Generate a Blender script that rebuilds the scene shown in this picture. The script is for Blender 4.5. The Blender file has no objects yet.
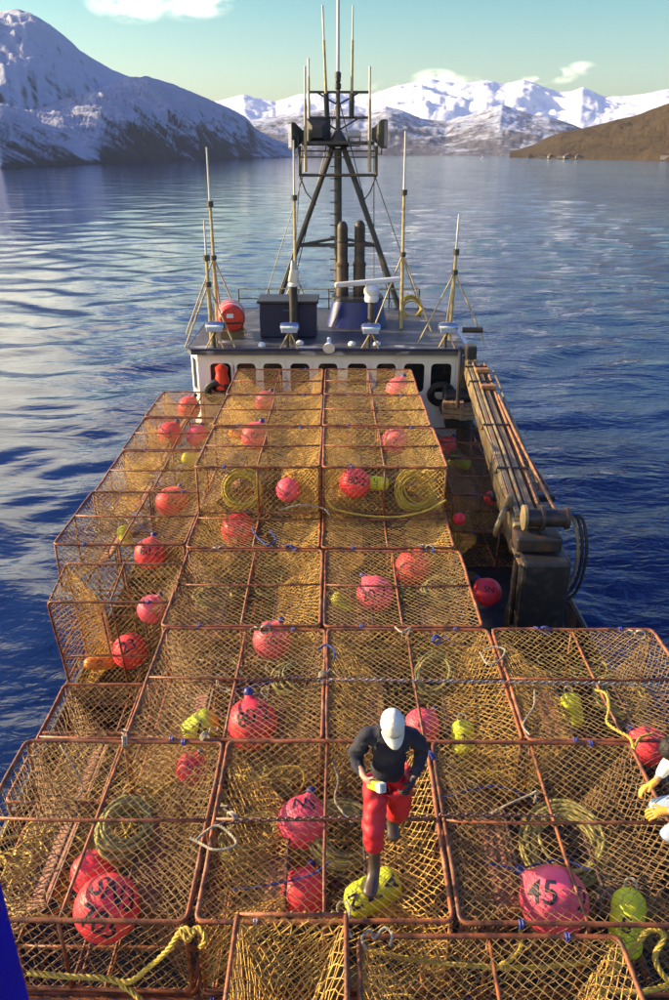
import bpy, bmesh, math, random
import numpy as np
from mathutils import Vector, Matrix, Euler, Quaternion, noise as mnoise
random.seed(7)
rng = np.random.default_rng(7)
R = math.radians
scene = bpy.context.scene
C = scene.collection

# ------------------------------------------------------------------ camera
ZC = 10.8                                   # metres above the water
FPX = 778.0                                 # 28 mm lens on a 36 mm tall frame, in photo pixels
PITCH, YAW = R(24.1), R(0.28)
cam_data = bpy.data.cameras.new('camera')
cam = bpy.data.objects.new('camera', cam_data); C.objects.link(cam)
cam_data.sensor_fit = 'VERTICAL'; cam_data.sensor_height = 36; cam_data.sensor_width = 24
cam_data.lens = 28.0; cam_data.clip_start = 0.1; cam_data.clip_end = 40000
cam.location = (0, 0, ZC); cam.rotation_euler = (math.pi/2 - PITCH, 0, YAW)
scene.camera = cam
CM = cam.rotation_euler.to_matrix()

def ray(px, py): return CM @ Vector(((px-334.5)/FPX, (500-py)/FPX, -1))
def at(px, py, Y):
    d = ray(px, py); return Vector((0, 0, ZC)) + d*(Y/d.y)
def on(px, py, z):
    d = ray(px, py); return Vector((0, 0, ZC)) + d*((z-ZC)/d.z)

# ------------------------------------------------------------------ light
SUN_EL, SUN_AZ = R(18), R(81)               # azimuth from +Y (ahead) towards -X (port side)
sun_dir = Vector((-math.sin(SUN_AZ)*math.cos(SUN_EL), math.cos(SUN_AZ)*math.cos(SUN_EL), math.sin(SUN_EL)))
sl = bpy.data.lights.new('sun', 'SUN'); sl.energy = 5.0; sl.angle = R(0.55); sl.color = (1.0, 0.77, 0.46)
so = bpy.data.objects.new('sun', sl); C.objects.link(so)
so.rotation_euler = sun_dir.to_track_quat('Z', 'Y').to_euler()

world = bpy.data.worlds.new('World'); scene.world = world; world.use_nodes = True
wn, wl = world.node_tree.nodes, world.node_tree.links
wn.clear()
wo = wn.new('ShaderNodeOutputWorld'); wb = wn.new('ShaderNodeBackground'); wb.inputs[1].default_value = 0.10
wl.new(wb.outputs[0], wo.inputs[0])
sky = wn.new('ShaderNodeTexSky'); sky.sky_type = 'NISHITA'; sky.sun_disc = False
sky.sun_elevation = SUN_EL; sky.sun_rotation = -SUN_AZ
sky.air_density = 1.0; sky.dust_density = 2.2; sky.ozone_density = 1.5
tc = wn.new('ShaderNodeTexCoord')
def wmath(op, a, b=None):
    n = wn.new('ShaderNodeMath'); n.operation = op
    for i, v in enumerate((a, b)):
        if v is None: continue
        if isinstance(v, (int, float)): n.inputs[i].default_value = v
        else: wl.new(v, n.inputs[i])
    return n.outputs[0]
tint = wn.new('ShaderNodeMixRGB'); tint.blend_type = 'MULTIPLY'; tint.inputs[0].default_value = 1
wl.new(sky.outputs[0], tint.inputs[1])
sep = wn.new('ShaderNodeSeparateXYZ'); wl.new(tc.outputs['Generated'], sep.inputs[0])
ramp = wn.new('ShaderNodeValToRGB')          # old slide film: turquoise low sky, deep blue overhead
wl.new(sep.outputs[2], ramp.inputs[0])
e = ramp.color_ramp.elements
e[0].position = 0.0; e[0].color = (1.18, 1.16, 1.02, 1)
e[1].position = 0.15; e[1].color = (0.48, 0.84, 0.80, 1)
x = ramp.color_ramp.elements.new(0.34); x.color = (0.42, 0.68, 1.25, 1)
x = ramp.color_ramp.elements.new(0.75); x.color = (0.28, 0.46, 1.15, 1)
wl.new(ramp.outputs[0], tint.inputs[2])
nz = wn.new('ShaderNodeTexNoise'); nz.inputs['Scale'].default_value = 26; nz.inputs['Detail'].default_value = 6
mp = wn.new('ShaderNodeMapping'); mp.inputs['Scale'].default_value = (1, 1, 2.2)
wl.new(tc.outputs['Generated'], mp.inputs[0]); wl.new(mp.outputs[0], nz.inputs[0])
total = None
for (px, py, rad, amp) in ((130, 2, .05, 1.0), (190, 0, .05, 1.0), (395, 92, .035, .9), (435, 80, .03, 1.1), (460, 86, .03, .8),
                           (537, 79, .018, 1.1), (560, 75, .022, .9), (582, 68, .018, .6)):
    d = ray(px, py).normalized()
    dn = wn.new('ShaderNodeVectorMath'); dn.operation = 'SUBTRACT'; wl.new(tc.outputs['Generated'], dn.inputs[0]); dn.inputs[1].default_value = d
    sc_ = wn.new('ShaderNodeVectorMath'); sc_.operation = 'MULTIPLY'; wl.new(dn.outputs[0], sc_.inputs[0]); sc_.inputs[1].default_value = (1/rad, 1/rad, 2.4/rad)
    ln = wn.new('ShaderNodeVectorMath'); ln.operation = 'LENGTH'; wl.new(sc_.outputs[0], ln.inputs[0])
    m = wmath('MULTIPLY', wmath('MAXIMUM', wmath('SUBTRACT', 1.0, ln.outputs['Value']), 0.0), amp)
    total = m if total is None else wmath('MAXIMUM', total, m)
cl = wmath('MULTIPLY', total, wmath('MULTIPLY', wmath('MAXIMUM', wmath('SUBTRACT', nz.outputs[0], 0.38), 0.0), 4.5))
cl = wmath('MINIMUM', cl, 0.9)
# broken cloud overhead: the two clouds at the top of the frame are its lower edge
pv_ = wmath('ADD', sep.outputs[2], 0.10)
pc = wn.new('ShaderNodeCombineXYZ'); wl.new(wmath('DIVIDE', sep.outputs[0], pv_), pc.inputs[0]); wl.new(wmath('DIVIDE', sep.outputs[1], pv_), pc.inputs[1]); pc.inputs[2].default_value = 3.7
n2 = wn.new('ShaderNodeTexNoise'); n2.inputs['Scale'].default_value = 1.15; n2.inputs['Detail'].default_value = 7; n2.inputs['Roughness'].default_value = .55; wl.new(pc.outputs[0], n2.inputs[0])
def wrange(v, a, b):
    r = wn.new('ShaderNodeMapRange'); r.inputs[1].default_value = a; r.inputs[2].default_value = b; r.interpolation_type = 'SMOOTHSTEP'; wl.new(v, r.inputs[0]); return r.outputs[0]
field = wmath('MULTIPLY', wmath('MULTIPLY', wrange(wmath('SUBTRACT', n2.outputs[0], wmath('MULTIPLY', sep.outputs[0], .30)), .49, .56), wmath('MULTIPLY', wrange(sep.outputs[2], .155, .20), wmath('SUBTRACT', 1.0, wrange(sep.outputs[2], .36, .52)))), .9)
cl = wmath('MAXIMUM', cl, field)
cm = wn.new('ShaderNodeMixRGB'); wl.new(cl, cm.inputs[0]); wl.new(tint.outputs[0], cm.inputs[1]); cm.inputs[2].default_value = (14.5, 13.4, 10.0, 1)
wl.new(cm.outputs[0], wb.inputs[0])

scene.view_settings.view_transform = 'Standard'; scene.view_settings.look = 'None'
scene.view_settings.exposure = 1.25
scene.render.engine = 'CYCLES'
scene.cycles.max_bounces = 6; scene.cycles.diffuse_bounces = 3; scene.cycles.glossy_bounces = 3
scene.cycles.caustics_reflective = False; scene.cycles.caustics_refractive = False

# ------------------------------------------------------------------ helpers
class MB:
    """collects shapes; build() links them as ONE mesh object"""
    def __init__(s): s.v, s.f = [], []
    def add(s, vs, fs):
        b = len(s.v); s.v += [tuple(p) for p in vs]; s.f += [tuple(b+i for i in q) for q in fs]; return s
    def box(s, c, size, rot=None, taper=1.0):
        hx, hy, hz = size[0]/2, size[1]/2, size[2]/2; out = []
        for z in (-hz, hz):
            t = taper if z > 0 else 1
            for (a, b) in ((-hx, -hy), (hx, -hy), (hx, hy), (-hx, hy)): out.append(Vector((a*t, b*t, z)))
        if rot is not None: out = [rot @ p for p in out]
        return s.add([p+Vector(c) for p in out], [(3,2,1,0),(4,5,6,7),(0,1,5,4),(1,2,6,5),(2,3,7,6),(3,0,4,7)])
    def bbox(s, c, size, b=.01, rot=None):
        """box with chamfered edges"""
        bm = bmesh.new(); bmesh.ops.create_cube(bm, size=1)
        for v in bm.verts: v.co = Vector((v.co.x*size[0], v.co.y*size[1], v.co.z*size[2]))
        bmesh.ops.bevel(bm, geom=bm.edges[:], offset=b, segments=2, affect='EDGES', profile=.5)
        vs = [(rot @ v.co if rot is not None else v.co.copy())+Vector(c) for v in bm.verts]; bm.verts.index_update()
        fs = [[v.index for v in f.verts] for f in bm.faces]; bm.free()
        return s.add(vs, fs)
    def tube(s, pts, r, n=6, closed=False, cap=True):
        pts = [Vector(p) for p in pts]; m = len(pts)
        rr = r if isinstance(r, (list, tuple)) else [r]*m
        vs, fs = [], []; up = None
        for i, p in enumerate(pts):
            a = pts[(i-1) % m] if (closed or i > 0) else p
            b = pts[(i+1) % m] if (closed or i < m-1) else p
            t = (b-a); t = t.normalized() if t.length > 1e-9 else Vector((0, 0, 1))
            if up is None:
                up = Vector((0, 0, 1)) if abs(t.z) < .9 else Vector((1, 0, 0))
            u = (up - t*up.dot(t)); u = u.normalized() if u.length > 1e-6 else t.orthogonal().normalized()
            w = t.cross(u); up = u
            for k in range(n):
                an = 2*math.pi*k/n; vs.append(p + (u*math.cos(an)+w*math.sin(an))*rr[i])
        for i in range(m if closed else m-1):
            j = (i+1) % m
            for k in range(n):
                l = (k+1) % n; fs.append((i*n+k, i*n+l, j*n+l, j*n+k))
        if cap and not closed:
            fs.append(tuple(range(n-1, -1, -1))); fs.append(tuple((m-1)*n+k for k in range(n)))
        return s.add(vs, fs)
    def lathe(s, prof, n=20, M=None):
        """prof: list of (radius, height) about local Z"""
        vs, fs = [], []
        for (r, z) in prof:
            for k in range(n):
                a = 2*math.pi*k/n; p = Vector((r*math.cos(a), r*math.sin(a), z)); vs.append(M @ p if M is not None else p)
        for i in range(len(prof)-1):
            for k in range(n):
                l = (k+1) % n; fs.append((i*n+k, i*n+l, (i+1)*n+l, (i+1)*n+k))
        fs.append(tuple(range(n-1, -1, -1))); fs.append(tuple((len(prof)-1)*n+k for k in range(n)))
        return s.add(vs, fs)
    def prism(s, outline, y0, y1, axis='Y'):
        n = len(outline); vs = []
        for y in (y0, y1):
            for (a, b) in outline: vs.append((a, y, b) if axis == 'Y' else ((y, a, b) if axis == 'X' else (a, b, y)))
        fs = [tuple(range(n)), tuple(range(2*n-1, n-1, -1))]
        for k in range(n):
            l = (k+1) % n; fs.append((k, k+n, l+n, l))
        return s.add(vs, fs)
    def mesh(s, name):
        me = bpy.data.meshes.new(name); me.from_pydata(s.v, [], s.f)
        bm = bmesh.new(); bm.from_mesh(me); bmesh.ops.recalc_face_normals(bm, faces=bm.faces[:]); bm.to_mesh(me); bm.free()
        me.update(); return me
    def build(s, name, mat, parent=None, loc=None, smooth=False, rot=None):
        return link(name, s.mesh(name), mat, parent, loc, smooth, rot)

def link(name, me, mat, parent=None, loc=None, smooth=False, rot=None):
    if mat is not None and not me.materials: me.materials.append(mat)
    if smooth:
        me.polygons.foreach_set('use_smooth', [True]*len(me.polygons))
        if smooth != 'full':
            try: me.set_sharp_from_angle(angle=R(40))
            except Exception: pass
    o = bpy.data.objects.new(name, me); C.objects.link(o)
    if parent is not None: o.parent = parent
    if loc is not None: o.location = loc
    if rot is not None: o.rotation_euler = rot
    return o
def tag(o, label=None, cat=None, group=None, kind=None):
    if label: o['label'] = label
    if cat: o['category'] = cat
    if group: o['group'] = group
    if kind: o['kind'] = kind
    return o
def empty(name, loc=(0, 0, 0), rot=None):
    o = bpy.data.objects.new(name, None); C.objects.link(o); o.location = loc; o.empty_display_size = .2
    if rot is not None: o.rotation_euler = rot
    return o
KIDS = {}
def kids(o): return [c for c in C.objects if c.parent == o]
def copy_tree(o, parent=None, tree=None):
    c = o.copy(); C.objects.link(c)
    if parent is not None: c.parent = parent
    for ch in (tree[o] if tree else kids(o)): copy_tree(ch, c, tree)
    return c
def tree_of(o):
    t = {o: kids(o)}
    for k in list(t[o]): t.update(tree_of(k))
    return t

# ------------------------------------------------------------------ materials
def mat(name, col, rough=.6, metal=0.0, col2=None, scale=8, lo=.4, hi=.62, bump=0.0, bscale=None, spec=None, detail=5, coat=0.0, rnd=0.0, col3=None, scale3=2.0, lo3=.52, hi3=.62):
    m = bpy.data.materials.new(name); m.use_nodes = True; nt = m.node_tree; b = nt.nodes['Principled BSDF']
    b.inputs['Base Color'].default_value = (*col, 1); b.inputs['Roughness'].default_value = rough; b.inputs['Metallic'].default_value = metal
    if spec is not None: b.inputs['Specular IOR Level'].default_value = spec
    b.inputs['Coat Weight'].default_value = coat
    t = nt.nodes.new('ShaderNodeTexCoord'); src = None
    def nmask(scale, lo, hi, det):
        n = nt.nodes.new('ShaderNodeTexNoise'); n.inputs['Scale'].default_value = scale; n.inputs['Detail'].default_value = det
        nt.links.new(t.outputs['Object'], n.inputs['Vector'])
        r = nt.nodes.new('ShaderNodeMapRange'); r.inputs[1].default_value = lo; r.inputs[2].default_value = hi; nt.links.new(n.outputs[0], r.inputs[0])
        return n, r
    if col2 is not None:
        n, r = nmask(scale, lo, hi, detail)
        mx = nt.nodes.new('ShaderNodeMixRGB'); mx.inputs[1].default_value = (*col, 1); mx.inputs[2].default_value = (*col2, 1)
        nt.links.new(r.outputs[0], mx.inputs[0]); src = mx.outputs[0]
    if col3 is not None:
        n3, r3 = nmask(scale3, lo3, hi3, 6)
        m3 = nt.nodes.new('ShaderNodeMixRGB'); nt.links.new(r3.outputs[0], m3.inputs[0]); m3.inputs[2].default_value = (*col3, 1)
        if src is not None: nt.links.new(src, m3.inputs[1])
        else: m3.inputs[1].default_value = (*col, 1)
        src = m3.outputs[0]
    if rnd > 0:
        oi = nt.nodes.new('ShaderNodeObjectInfo'); hs = nt.nodes.new('ShaderNodeHueSaturation')
        mr = nt.nodes.new('ShaderNodeMapRange'); mr.inputs[3].default_value = 1-rnd; mr.inputs[4].default_value = 1+rnd
        nt.links.new(oi.outputs['Random'], mr.inputs[0]); nt.links.new(mr.outputs[0], hs.inputs['Value'])
        if src is not None: nt.links.new(src, hs.inputs['Color'])
        else: hs.inputs['Color'].default_value = (*col, 1)
        src = hs.outputs[0]
    if src is not None: nt.links.new(src, b.inputs['Base Color'])
    if bump > 0:
        n = nt.nodes.new('ShaderNodeTexNoise'); n.inputs['Scale'].default_value = bscale or scale*4; n.inputs['Detail'].default_value = 4
        nt.links.new(t.outputs['Object'], n.inputs['Vector'])
        bp = nt.nodes.new('ShaderNodeBump'); bp.inputs['Strength'].default_value = bump; bp.inputs['Distance'].default_value = .01
        nt.links.new(n.outputs[0], bp.inputs['Height']); nt.links.new(bp.outputs[0], b.inputs['Normal'])
    return m

M = {}
M['rust'] = mat('rusty_steel_rod', (.32, .095, .030), .5, .0, (.08, .032, .018), 9, .42, .62, .5, 60, col3=(.34, .15, .07), scale3=5, lo3=.56, hi3=.68, rnd=.25)
M['net'] = mat('tan_netting', (.62, .39, .085), .7, 0, (.34, .20, .05), 5, .40, .66, rnd=.22)
M['net_top'] = mat('weathered_netting', (.50, .33, .11), .65, 0, (.22, .14, .06), 6, .40, .66, rnd=.2)
M['net_tunnel'] = mat('gold_netting', (.74, .46, .095), .7, 0, (.46, .25, .055), 7, .42, .64, rnd=.18)
M['net_base'] = mat('shaded_base_netting', (.24, .145, .05), .75, 0, (.12, .07, .03), 4, .40, .66, rnd=.3)  # darker than the other netting: shade inside the pots put into its colour
M['net_brown'] = mat('old_and_shaded_brown_netting', (.34, .20, .075), .7, 0, (.20, .11, .05), 6, .40, .66, rnd=.2)  # random darker pots; also carries the shade on the lower starboard pots
M['eye'] = mat('rusty_tunnel_plate', (.34, .13, .08), .7, 0, (.18, .08, .06), 14, .42, .6, .4, 50)
M['red'] = mat('red_buoy_vinyl', (1.0, .055, .080), .5, 0, (.92, .045, .065), 3.5, .45, .7, .12, 9, rnd=.12, col3=(.42, .07, .06), scale3=7, lo3=.58, hi3=.74)
M['pink'] = mat('pink_buoy_vinyl', (1.0, .11, .185), .5, 0, (.95, .075, .13), 3.5, .45, .7, .12, 9, rnd=.1, col3=(.50, .11, .12), scale3=7, lo3=.58, hi3=.74)
M['yellow'] = mat('yellow_buoy_foam', (.66, .72, .02), .55, 0, (.52, .56, .02), 5, .45, .65, .15, 60, rnd=.1)
M['orange'] = mat('orange_float', (.75, .22, .02), .5, 0, (.55, .15, .02), 6, .45, .65, .1, 40)
M['ink'] = mat('black_paint_lettering', (.012, .010, .03), .6)
M['blue_knob'] = mat('dark_blue_rubber', (.02, .03, .16), .5)
M['rope_y'] = mat('yellow_rope', (.62, .44, .05), .7, 0, (.40, .28, .05), 40, .4, .6, .6, 90)
M['rope_g'] = mat('olive_rope', (.46, .40, .11), .75, 0, (.26, .23, .07), 18, .4, .6, .6, 90, rnd=.15)
M['rope_w'] = mat('pale_rope', (.46, .40, .27), .75, 0, (.28, .24, .16), 30, .4, .6, .5, 90)
M['rope_b'] = mat('blue_rope', (.03, .06, .30), .7, 0, (.02, .03, .16), 25, .4, .6, .5, 90)
M['chain'] = mat('rusty_chain', (.19, .10, .07), .5, .3, (.09, .05, .04), 20, .4, .6, .3)
M['grey_chain'] = mat('galvanised_chain', (.30, .29, .28), .45, .5, (.16, .11, .09), 14, .45, .6, .3)
M['white'] = mat('white_paint', (.74, .74, .72), .4, 0, (.62, .58, .50), 2.2, .55, .75, .05, 20, col3=(.40, .26, .15), scale3=4, lo3=.66, hi3=.76)
M['blue'] = mat('blue_paint', (.001, .008, .42), .7, 0, (.002, .006, .28), 3, .45, .7, .25, 14, spec=.15, col3=(.16, .06, .035), scale3=5, lo3=.64, hi3=.70)
M['funnel_blue'] = mat('deep_blue_paint', (.008, .020, .17), .4, 0, (.010, .018, .10), 3, .45, .7, .1, 14)
M['crate'] = mat('weathered_wood', (.36, .22, .12), .8, 0, (.22, .13, .07), 7, .42, .62, .3, 40)
M['navy'] = mat('navy_paint', (.010, .014, .05), .45)
M['roof'] = mat('dark_roof_coating', (.055, .055, .062), .55, 0, (.11, .11, .12), 1.6, .46, .64, .2, 30, col3=(.34, .34, .36), scale3=1.1, lo3=.60, hi3=.66)  # pale blotches paint in the reflections off wet patches
M['black'] = mat('black_steel', (.018, .018, .02), .5, 0, (.05, .04, .035), 6, .5, .7, .2, 30)
M['mast'] = mat('weathered_mast_paint', (.05, .048, .042), .5, 0, (.12, .08, .05), 4, .52, .68, .2, 30)
M['pole'] = mat('buff_painted_pole', (.46, .36, .17), .45, 0, (.20, .14, .08), 5, .5, .68)
M['whip'] = mat('fibreglass_whip', (.60, .58, .50), .5)
M['chrome'] = mat('chromed_lamp_housing', (.55, .55, .57), .22, .9)
M['lens'] = mat('lamp_glass', (.35, .37, .40), .12, 0, coat=1)
M['glass'] = mat('dark_window_glass', (.010, .012, .016), .06, 0, spec=.8)
M['rubber'] = mat('black_rubber', (.015, .015, .016), .65)
M['raft'] = mat('red_fibreglass', (.60, .045, .025), .35, 0, (.42, .03, .02), 4, .5, .7, coat=.3)
M['exhaust'] = mat('heat_browned_exhaust', (.085, .055, .034), .55, .15, (.03, .022, .018), 3, .42, .62, .2, 25)
M['crane'] = mat('grey_crane_paint', (.26, .195, .095), .5, 0, (.13, .10, .055), 3.0, .42, .60, .25, 25, col3=(.25, .12, .05), scale3=3.6, lo3=.54, hi3=.66)
M['crane_dark'] = mat('oily_crane_steel', (.035, .032, .034), .45, .2, (.09, .05, .03), 4, .5, .66, .2, 25)
M['pipe_rust'] = mat('orange_rust_pipe', (.36, .17, .06), .55, 0, (.20, .09, .04), 6, .45, .62)
M['deck'] = mat('dark_wet_deck', (.012, .011, .011), .6, 0, (.026, .02, .016), 2, .45, .65, .2, 20)
M['hull'] = mat('dark_hull_paint', (.012, .018, .05), .5, 0, (.05, .03, .025), 2.5, .55, .7)
M['cloth_navy'] = mat('navy_wool', (.016, .017, .030), .9, 0, (.028, .028, .042), 9, .4, .6, .5, 70)
M['cloth_red'] = mat('red_rain_trousers', (.56, .018, .030), .55, 0, (.42, .012, .02), 6, .42, .62, .35, 22)
M['boot'] = mat('brown_rubber_boot', (.075, .048, .034), .4, 0, (.045, .03, .024), 8, .45, .62)
M['cap'] = mat('white_cotton', (.78, .74, .64), .85, 0, (.66, .62, .52), 14, .45, .62, .4, 50)
M['skin'] = mat('skin', (.50, .27, .18), .5, 0, (.42, .20, .13), 14, .45, .62)
M['hair'] = mat('dark_hair', (.010, .008, .008), .55, 0, (.022, .016, .014), 30, .4, .6, .9, 90)
M['shirt'] = mat('white_shirt', (.72, .71, .68), .85, 0, (.58, .58, .58), 8, .45, .62, .5, 30, col3=(.24, .24, .26), scale3=14, lo3=.60, hi3=.64)
M['jeans'] = mat('faded_denim', (.22, .32, .48), .9, 0, (.35, .42, .52), 9, .42, .62, .4, 60)
M['glove'] = mat('orange_glove_rubber', (.80, .36, .05), .55, 0, (.66, .28, .04), 10, .45, .62)
M['hand_dark'] = mat('dark_hand', (.02, .02, .028), .7)  # near-black tone for the walking man's left hand
M['device'] = mat('yellow_plastic', (.75, .62, .03), .4)
M['device_w'] = mat('white_plastic', (.75, .74, .70), .4)
M['tape'] = mat('blue_tape', (.03, .06, .32), .5)
M['eye_white'] = mat('eye_white', (.75, .72, .68), .3)

# ------------------------------------------------------------------ setting: water
def build_water():
    na, nr = 560, 640
    az = np.linspace(R(-80), R(80), na)
    rr = np.concatenate([np.linspace(1.0, 6.0, 10)[:-1], 6.0*np.exp(np.linspace(0, math.log(9000/6.0), nr-9))])
    A, Q = np.meshgrid(az, rr)
    X, Y = Q*np.sin(A), Q*np.cos(A) - 2.0
    Z = np.zeros_like(X)
    g = np.random.default_rng(3)
    spacing = np.maximum(Q*(az[1]-az[0]), Q*math.log(9000/6.0)/(nr-9))
    waves = []
    for i in range(46):
        lam = 0.55*(1.115**i)                       # 0.5 m .. ~70 m
        th = g.normal(R(12), R(34))                 # travelling roughly along the boat
        amp = 0.0050*lam**0.80 if lam < 2.2 else (0.0050*2.2**0.80*(lam/2.2)**1.25 if lam < 7 else 0.0050*2.2**0.80*(7/2.2)**1.25*(7/lam)**0.9)
        waves.append((lam, th, amp*g.uniform(.6, 1.25), g.uniform(0, 6.28)))
    # a calmer patch in the lee on the port side, a more broken surface to starboard
    lee = 1/(1+np.exp(-(X+7.5)/3.0))*np.clip(1.25-Y/220.0, .75, 1.25)
    wx = X + 1.5*np.sin(Y*.31+1.3) + 1.1*np.sin(X*.23-Y*.17)
    wy = Y + 1.5*np.sin(X*.27+.4) + .9*np.sin(Y*.13+X*.33)
    for (lam, th, amp, ph) in waves:
        k = 2*math.pi/lam
        fade = np.clip((lam/spacing-2.2)/3.0, 0, 1)
        mod = (.45+.65*lee) if lam < 2.2 else (.92-.05*lee)
        s = np.sin(k*(wx*math.sin(th)+wy*math.cos(th))+ph)
        Z += amp*fade*mod*(s + .22*np.cos(2*(k*(wx*math.sin(th)+wy*math.cos(th))+ph)))
    V = np.stack([X, Y, Z], -1).reshape(-1, 3)
    idx = np.arange(na*nr).reshape(nr, na)
    F = np.stack([idx[:-1, :-1], idx[:-1, 1:], idx[1:, 1:], idx[1:, :-1]], -1).reshape(-1, 4)
    return mesh_np('water', V, F, True)

def mesh_np(name, V, F, smooth=False):
    me = bpy.data.meshes.new(name); nv, nf, k = len(V), len(F), F.shape[1]
    me.vertices.add(nv); me.vertices.foreach_set('co', np.ascontiguousarray(V, dtype=np.float32).ravel())
    me.loops.add(nf*k); me.loops.foreach_set('vertex_index', np.ascontiguousarray(F, dtype=np.int32).ravel())
    me.polygons.add(nf); me.polygons.foreach_set('loop_start', np.arange(0, nf*k, k, dtype=np.int32))
    if smooth: me.polygons.foreach_set('use_smooth', np.ones(nf, dtype=bool))
    me.update(calc_edges=True); me.validate(); return me

def water_mat():
    m = bpy.data.materials.new('sea_water'); m.use_nodes = True; nt = m.node_tree; b = nt.nodes['Principled BSDF']; L = nt.links
    b.inputs['Base Color'].default_value = (.006, .021, .085, 1); b.inputs['Roughness'].default_value = .045; b.inputs['IOR'].default_value = 1.333
    t = nt.nodes.new('ShaderNodeTexCoord')
    def noise(scale, sx, sy, det, rough=.5, dist=0.0):
        mp = nt.nodes.new('ShaderNodeMapping'); mp.inputs['Scale'].default_value = (sx, sy, 1); mp.inputs['Rotation'].default_value = (0, 0, R(9))
        n = nt.nodes.new('ShaderNodeTexNoise'); n.inputs['Scale'].default_value = scale; n.inputs['Detail'].default_value = det
        n.inputs['Roughness'].default_value = rough; n.inputs['Distortion'].default_value = dist
        L.new(t.outputs['Object'], mp.inputs[0]); L.new(mp.outputs[0], n.inputs[0]); return n.outputs[0]
    patch = noise(.022, 1, .45, 3)                  # wind-ruffled and slick patches
    sx = nt.nodes.new('ShaderNodeSeparateXYZ'); L.new(t.outputs['Object'], sx.inputs[0])
    side = nt.nodes.new('ShaderNodeMapRange'); side.inputs[1].default_value = -11; side.inputs[2].default_value = 3; side.inputs[3].default_value = .10; side.inputs[4].default_value = 1.0
    L.new(sx.outputs[0], side.inputs[0])
    pr = nt.nodes.new('ShaderNodeMapRange'); pr.inputs[1].default_value = .35; pr.inputs[2].default_value = .65; pr.inputs[3].default_value = .35; pr.inputs[4].default_value = 1.0
    L.new(patch, pr.inputs[0])
    ml = nt.nodes.new('ShaderNodeMath'); ml.operation = 'MULTIPLY'; L.new(side.outputs[0], ml.inputs[0]); L.new(pr.outputs[0], ml.inputs[1])
    b1 = nt.nodes.new('ShaderNodeBump'); b1.inputs['Distance'].default_value = .13; L.new(ml.outputs[0], b1.inputs['Strength'])
    L.new(noise(2.6, .8, 1.25, 4, .55, .6), b1.inputs['Height'])
    b2 = nt.nodes.new('ShaderNodeBump'); b2.inputs['Distance'].default_value = 1.1; side2 = nt.nodes.new('ShaderNodeMapRange'); side2.inputs[1].default_value = -16; side2.inputs[2].default_value = 4; side2.inputs[3].default_value = .10; side2.inputs[4].default_value = .50
    L.new(sx.outputs[0], side2.inputs[0]); L.new(side2.outputs[0], b2.inputs['Strength'])
    L.new(noise(.28, .55, 1.3, 4, .5, .4), b2.inputs['Height']); L.new(b1.outputs[0], b2.inputs['Normal'])
    L.new(b2.outputs[0], b.inputs['Normal'])
    # wake beyond the boat: pale aerated water, with its sheen painted in too
    sw = nt.nodes.new('ShaderNodeMath'); sw.operation = 'ABSOLUTE'; wx_ = nt.nodes.new('ShaderNodeMath'); wx_.operation = 'MULTIPLY_ADD'; L.new(sx.outputs[1], wx_.inputs[0]); wx_.inputs[1].default_value = .035; L.new(sx.outputs[0], wx_.inputs[2]); L.new(wx_.outputs[0], sw.inputs[0])
    w1 = nt.nodes.new('ShaderNodeMapRange'); w1.interpolation_type = 'SMOOTHSTEP'; w1.inputs[1].default_value = 7.5; w1.inputs[2].default_value = 3.0; L.new(sw.outputs[0], w1.inputs[0])
    w2 = nt.nodes.new('ShaderNodeMapRange'); w2.inputs[1].default_value = 30; w2.inputs[2].default_value = 36; L.new(sx.outputs[1], w2.inputs[0])
    w3 = nt.nodes.new('ShaderNodeMapRange'); w3.inputs[1].default_value = 420; w3.inputs[2].default_value = 120; L.new(sx.outputs[1], w3.inputs[0])
    w4 = nt.nodes.new('ShaderNodeMapRange'); w4.inputs[1].default_value = .36; w4.inputs[2].default_value = .60; L.new(noise(.55, 1.0, .35, 6, .6, 1.0), w4.inputs[0])
    wk = w1.outputs[0]
    for q in (w2, w3, w4):
        n_ = nt.nodes.new('ShaderNodeMath'); n_.operation = 'MULTIPLY'; L.new(wk, n_.inputs[0]); L.new(q.outputs[0], n_.inputs[1]); wk = n_.outputs[0]
    # aerated water churned up along the starboard side
    fx = nt.nodes.new('ShaderNodeMapRange'); fx.inputs[1].default_value = 14; fx.inputs[2].default_value = 5.5; fx.clamp = True; L.new(sx.outputs[0], fx.inputs[0])
    fx2 = nt.nodes.new('ShaderNodeMapRange'); fx2.inputs[1].default_value = 4.0; fx2.inputs[2].default_value = 5.0; L.new(sx.outputs[0], fx2.inputs[0])
    fn = nt.nodes.new('ShaderNodeMapRange'); fn.inputs[1].default_value = .54; fn.inputs[2].default_value = .74; L.new(noise(.9, 1.2, .5, 8, .66, 1.5), fn.inputs[0])
    f1 = nt.nodes.new('ShaderNodeMath'); f1.operation = 'MULTIPLY'; L.new(fx.outputs[0], f1.inputs[0]); L.new(fx2.outputs[0], f1.inputs[1])
    f2 = nt.nodes.new('ShaderNodeMath'); f2.operation = 'MULTIPLY'; L.new(f1.outputs[0], f2.inputs[0]); L.new(fn.outputs[0], f2.inputs[1])
    mx = nt.nodes.new('ShaderNodeMixRGB'); L.new(f2.outputs[0], mx.inputs[0]); mx.inputs[1].default_value = (.006, .021, .085, 1); mx.inputs[2].default_value = (.10, .17, .28, 1)
    mw = nt.nodes.new('ShaderNodeMixRGB'); L.new(wk, mw.inputs[0]); L.new(mx.outputs[0], mw.inputs[1]); mw.inputs[2].default_value = (.09, .16, .20, 1)
    L.new(mw.outputs[0], b.inputs['Base Color'])
    return m
tag(link('water', build_water(), water_mat()), kind='structure')

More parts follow.
